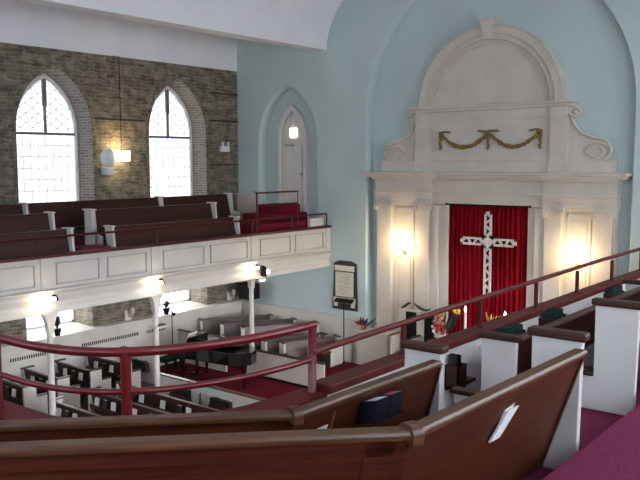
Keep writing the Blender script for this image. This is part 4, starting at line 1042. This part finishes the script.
def openwork(name, horiz, a0, a1, steps):
    m = MB(loc)
    def bx(u0, u1, v0, v1):
        if horiz: m.box(u0, u1, 15.955, 16.0, CZ + v0, CZ + v1)
        else: m.box(CX + v0, CX + v1, 15.955, 16.0, u0, u1)
    bx(a0, a1, -W, -W + 0.046); bx(a0, a1, W - 0.046, W); bx(a0, a0 + 0.06, -W, W); bx(a1 - 0.06, a1, -W, W)
    st = (a1 - a0) / steps
    for i in range(steps):
        u = a0 + i * st; v0, v1 = (-W + 0.02, W - 0.02) if i % 2 == 0 else (W - 0.02, -W + 0.02)
        q = 0.06
        if horiz: pts = [(u, 15.96, CZ + v0), (u + q, 15.96, CZ + v0), (u + st, 15.96, CZ + v1), (u + st - q, 15.96, CZ + v1)]
        else: pts = [(CX + v0, 15.96, u), (CX + v0, 15.96, u + q), (CX + v1, 15.96, u + st), (CX + v1, 15.96, u + st - q)]
        m.prism(pts, (0, 0.03, 0))
    return m.build(name, 'white', cr_)
openwork('upright', False, CZ + W, 4.10, 4); openwork('upright', False, 2.15, CZ - W, 7)
openwork('cross_arm', True, CX - 0.68, CX - W, 4); openwork('cross_arm', True, CX + W, CX + 0.68, 4)
MB(loc).box(CX - W, CX + W, 15.95, 16.0, CZ - W, CZ + W).build('centre_block', 'white', cr_, bevel=0.004)
MB(loc).tube([(CX, 15.98, 4.10), (CX, 16.02, 4.23)], 0.006, 6).build('hanging_wire', 'matblack', cr_)

# sconces on the altarpiece bays
for i, x in enumerate((-2.13, 2.13)):
    loc = (x, 15.95, 3.0)
    t = thing('wall_sconce', ('left' if i == 0 else 'right') + ' lit sconce glowing between the altarpiece pilasters', 'lamp', loc, group='lit sconces on the altarpiece')
    MB(loc).lathe((x, 15.93, 3.05), [(0.02, 0), (0.05, 0.02), (0.02, 0.06)], 10).tube([(x, 15.93, 3.06), (x, 16.05, 3.02)], 0.012).build('bracket', 'brass', t, smooth=True)
    MB(loc).lathe((x, 15.93, 3.11), [(0.03, 0), (0.055, 0.05), (0.06, 0.13), (0.035, 0.19)], 12).build('glass_shade', 'warm', t, smooth=True)

# ------------------------------------------------------------------ chancel furniture
loc = (-1.4, 15.4, 0.3)
t = thing('clergy_bench', 'white clergy bench with dark panels and swan-neck scroll tops left of the curtain', 'bench', loc)
MB(loc).box(-1.88, -0.88, 15.44, 15.52, 0.3, 1.76).build('back_frame', 'cream', t, bevel=0.006)
for x0, x1 in ((-1.70, -1.42), (-1.20, -0.95)):
    MB(loc).box(x0, x1, 15.42, 15.44, 1.0, 1.72).build('back_panel', 'matblack', t)
    MB(loc).box(x0 - 0.03, x1 + 0.03, 15.08, 15.44, 0.72, 0.80).build('seat', 'redcarpet', t, bevel=0.015)
for xs in ((-1.84, -1.58, 0), (-1.49, -1.06, 1)):
    pts = []
    for i in range(14):
        u = i / 13; x = xs[0] + (xs[1] - xs[0]) * u
        z = 1.80 + (0.13 * (0.5 - 0.5 * math.cos(u * PI))) if xs[2] == 0 else 1.93 - 0.13 * math.sin(min(1.0, u * 1.3) * PI / 2) + 0.06 * max(0.0, (u - 0.75) / 0.25) ** 2
        pts.append((x, 15.44, z))
    MB(loc).tube(pts, [0.014 + 0.018 * math.sin(PI * i / 13) for i in range(14)], 8).build('swan_neck', 'darkcap', t, smooth=True)
for x in (-1.88, -1.32, -0.88):
    MB(loc).box(x - 0.025, x + 0.025, 15.08, 15.44, 0.3, 1.18).build('arm_panel', 'cream', t)
    MB(loc).box(x - 0.035, x + 0.035, 15.05, 15.44, 1.18, 1.215).build('arm_rest', 'navepew', t, bevel=0.008)
loc = (0.1, 15.15, 0.3)
t = thing('communion_table', 'white communion table under the cross, mostly hidden by the right rail', 'table', loc)
MB(loc).box(-0.82, 1.15, 14.9, 15.4, 1.08, 1.14).build('tabletop', 'navepew', t, bevel=0.01)
MB(loc).box(-0.75, 1.05, 15.0, 15.34, 0.40, 1.08).build('body', 'cream', t); MB(loc).box(-0.78, 1.1, 14.96, 15.38, 0.3, 0.4).build('plinth', 'cream', t)
def candle(label, x, y, zb, zf_):
    loc = (x, y, zb)
    t = thing('candlestick', label, 'candle', loc, group='lit candles on the communion table')
    MB(loc).lathe((x, y, zb), [(0.08, 0), (0.08, 0.02), (0.02, 0.05), (0.025, 0.12), (0.045, 0.15)], 10).build('holder', 'brass', t, smooth=True)
    MB(loc).lathe((x, y, zb + 0.15), [(0.03, 0), (0.03, zf_ - zb - 0.2), (0.01, zf_ - zb - 0.19)], 10).build('candle', 'wax', t, smooth=True)
    MB(loc).lathe((x, y, zf_ - 0.05), [(0.008, 0), (0.028, 0.04), (0.02, 0.08), (0.003, 0.13)], 8).build('flame', 'flame', t, smooth=True)
candle('tall white lit candle left of the cross foot on the table', -0.08, 15.3, 1.14, 1.97)
candle('lit candle right of the cross foot, flame showing over the rail', 0.86, 15.3, 1.14, 1.96)
def blooms(mb, c, r, n, s, seed):
    q = random.Random(seed)
    for k in range(n):
        a = q.uniform(0, 2 * PI); rad = r * math.sqrt(q.random()); z = q.uniform(-1, 1) * r
        mb.ball((c[0] + rad * math.cos(a), c[1] + rad * math.sin(a) * 0.6, c[2] + z), s * q.uniform(0.7, 1.2), 7, 5)
def leaves(mb, base, n, l0, l1, spread, w, seed, lean=(0, 0)):
    q = random.Random(seed)
    for k in range(n):
        a = q.uniform(0, 2 * PI); l = q.uniform(l0, l1); s = q.uniform(0.05, spread)
        d = Vector((math.cos(a) * s + lean[0], math.sin(a) * s * 0.6 + lean[1], 1)).normalized()
        side = d.cross(Vector((math.sin(a + 1), math.cos(a + 1), 0.2))).normalized() * w
        b0 = Vector(base); m_ = b0 + d * l * 0.6; tip = b0 + d * l
        mb.add([b0, m_ + side, tip, m_ - side, m_ + Vector((0, -0.015, 0))], [(0, 1, 4), (1, 2, 4), (2, 3, 4), (3, 0, 4)])
loc = (-0.62, 15.2, 1.14)
t = thing('flower_arrangement', 'tall mixed flower arrangement in a vase left of the candle', 'flowers', loc)
MB(loc).lathe((-0.62, 15.2, 1.14), [(0.07, 0), (0.05, 0.03), (0.11, 0.14), (0.09, 0.24), (0.10, 0.26)], 12).build('vase', 'marble', t, smooth=True)
mb = MB(loc); leaves(mb, (-0.62, 15.2, 1.38), 46, 0.2, 0.5, 1.0, 0.03, 3); mb.build('foliage', 'leaf', t)
mb = MB(loc); leaves(mb, (-0.50, 15.2, 1.35), 24, 0.3, 0.72, 0.35, 0.035, 5, (0.42, 0)); mb.build('dark_foliage', 'darkleaf', t)
mb = MB(loc); leaves(mb, (-0.64, 15.2, 1.5), 16, 0.35, 0.64, 0.35, 0.018, 9, (-0.05, 0)); mb.build('yellow_spikes', 'yellow', t)
mb = MB(loc); blooms(mb, (-0.66, 15.12, 1.62), 0.15, 12, 0.04, 4); mb.build('pink_blooms', 'rosepink', t, smooth=True)
mb = MB(loc); blooms(mb, (-0.62, 15.1, 1.50), 0.14, 14, 0.042, 6); mb.build('red_blooms', 'redpetal', t, smooth=True)
mb = MB(loc); blooms(mb, (-0.70, 15.12, 1.52), 0.11, 7, 0.04, 7); mb.build('white_blooms', 'whitepetal', t, smooth=True)
mb = MB(loc); blooms(mb, (-0.25, 15.2, 1.95), 0.09, 6, 0.045, 8); mb.build('yellow_blooms', 'yellow', t, smooth=True)
loc = (0.56, 15.25, 1.14)
t = thing('lily_vase', 'gold lily spray pointing up left of the right-hand candle', 'flowers', loc)
MB(loc).lathe((0.56, 15.25, 1.14), [(0.05, 0), (0.04, 0.03), (0.07, 0.2), (0.05, 0.36)], 10).build('vase', 'brass', t, smooth=True)
mb = MB(loc); mb.tube([(0.56, 15.25, 1.45), (0.52, 15.25, 1.75), (0.44, 15.25, 1.98)], 0.012, 6)
leaves(mb, (0.56, 15.25, 1.7), 9, 0.15, 0.36, 1.1, 0.03, 11, (0.2, 0)); mb.build('spray', 'yellow', t)
loc = (-3.02, 15.66, 1.05)
t = thing('potted_poinsettia', 'red poinsettia with dark leaves on the left altarpiece pedestal', 'plant', loc)
MB(loc).lathe((-3.12, 15.72, 1.05), [(0.06, 0), (0.08, 0.12), (0.06, 0.12)], 10).build('pot', 'terra', t, smooth=True)
mb = MB(loc); leaves(mb, (-3.15, 15.70, 1.14), 26, 0.10, 0.26, 1.6, 0.03, 21); mb.build('foliage', 'darkleaf', t)
mb = MB(loc); leaves(mb, (-3.22, 15.68, 1.16), 14, 0.08, 0.18, 2.2, 0.035, 22); mb.build('red_bracts', 'redpetal', t)
mb = MB(loc); mb.tube([(-3.02, 15.70, 1.16), (-2.90, 15.70, 1.26), (-2.72, 15.66, 1.40)], [0.02, 0.03, 0.008], 6); mb.build('leaning_stem', 'darkleaf', t)

# ------------------------------------------------------------------ light
def lamp(name, kind, loc, energy, color, **k):
    l = bpy.data.lights.new(name, kind); l.energy = energy; l.color = color
    for a, b in k.items(): setattr(l, a, b)
    o = bpy.data.objects.new(name, l); COL.objects.link(o); o.location = loc; return o
WARM = (1.0, 0.74, 0.42)
for x in (-2.13, 2.13): lamp('sconce_light', 'POINT', (x, 15.70, 3.22), 42, WARM, shadow_soft_size=0.06)
for y in (7.68, 10.2, 12.98): lamp('gallery_lamp_light', 'POINT', (GX + 0.22, y - 0.1, 2.78), 6, (1.0, 0.82, 0.55), shadow_soft_size=0.06)
lamp('hanging_lamp_light', 'POINT', (-7.35, 11.82, 5.37), 5, WARM, shadow_soft_size=0.1)
sp = lamp('spotlight_beam', 'SPOT', (-4.10, 13.52, 2.68), 220, (1.0, 0.88, 0.74), spot_size=math.radians(24), spot_blend=0.9, shadow_soft_size=0.05)
sp.rotation_euler = (Vector((0.1, 16.0, 3.1)) - Vector((-4.2, 13.46, 2.66))).to_track_quat('-Z', 'Y').to_euler()
w = bpy.data.worlds.new('World'); SC.world = w; w.use_nodes = True
w.node_tree.nodes['Background'].inputs[0].default_value = (0.75, 0.85, 1.0, 1)
w.node_tree.nodes['Background'].inputs[1].default_value = 1.0

# ------------------------------------------------------------------ camera
yaw, pitch, roll = 0.676142422, 0.0984417865, 0.003122024
cyw, syw = math.cos(yaw), math.sin(yaw)
f = Vector((-syw * math.cos(pitch), cyw * math.cos(pitch), -math.sin(pitch)))
rgt = Vector((cyw, syw, 0)); dn = f.cross(rgt)
c_, s_ = math.cos(roll), math.sin(roll)
R0 = c_ * rgt + s_ * dn; D0 = -s_ * rgt + c_ * dn
cam = bpy.data.cameras.new('camera'); co = bpy.data.objects.new('camera', cam); COL.objects.link(co)
cam.sensor_fit = 'HORIZONTAL'; cam.sensor_width = 36; cam.lens = 786.13 / 640 * 36; cam.clip_start = 0.05
mw = Matrix.Identity(4)
for i in range(3):
    mw[i][0] = R0[i]; mw[i][1] = -D0[i]; mw[i][2] = -f[i]; mw[i][3] = (8.1, 0, 5.2)[i]
co.matrix_world = mw
SC.camera = co
SC.view_settings.view_transform = 'Standard'; SC.view_settings.look = 'None'
SC.view_settings.gamma = 1; SC.view_settings.use_curve_mapping = False
SC.view_settings.exposure = 0.0
SC.cycles.max_bounces = 8; SC.cycles.diffuse_bounces = 5
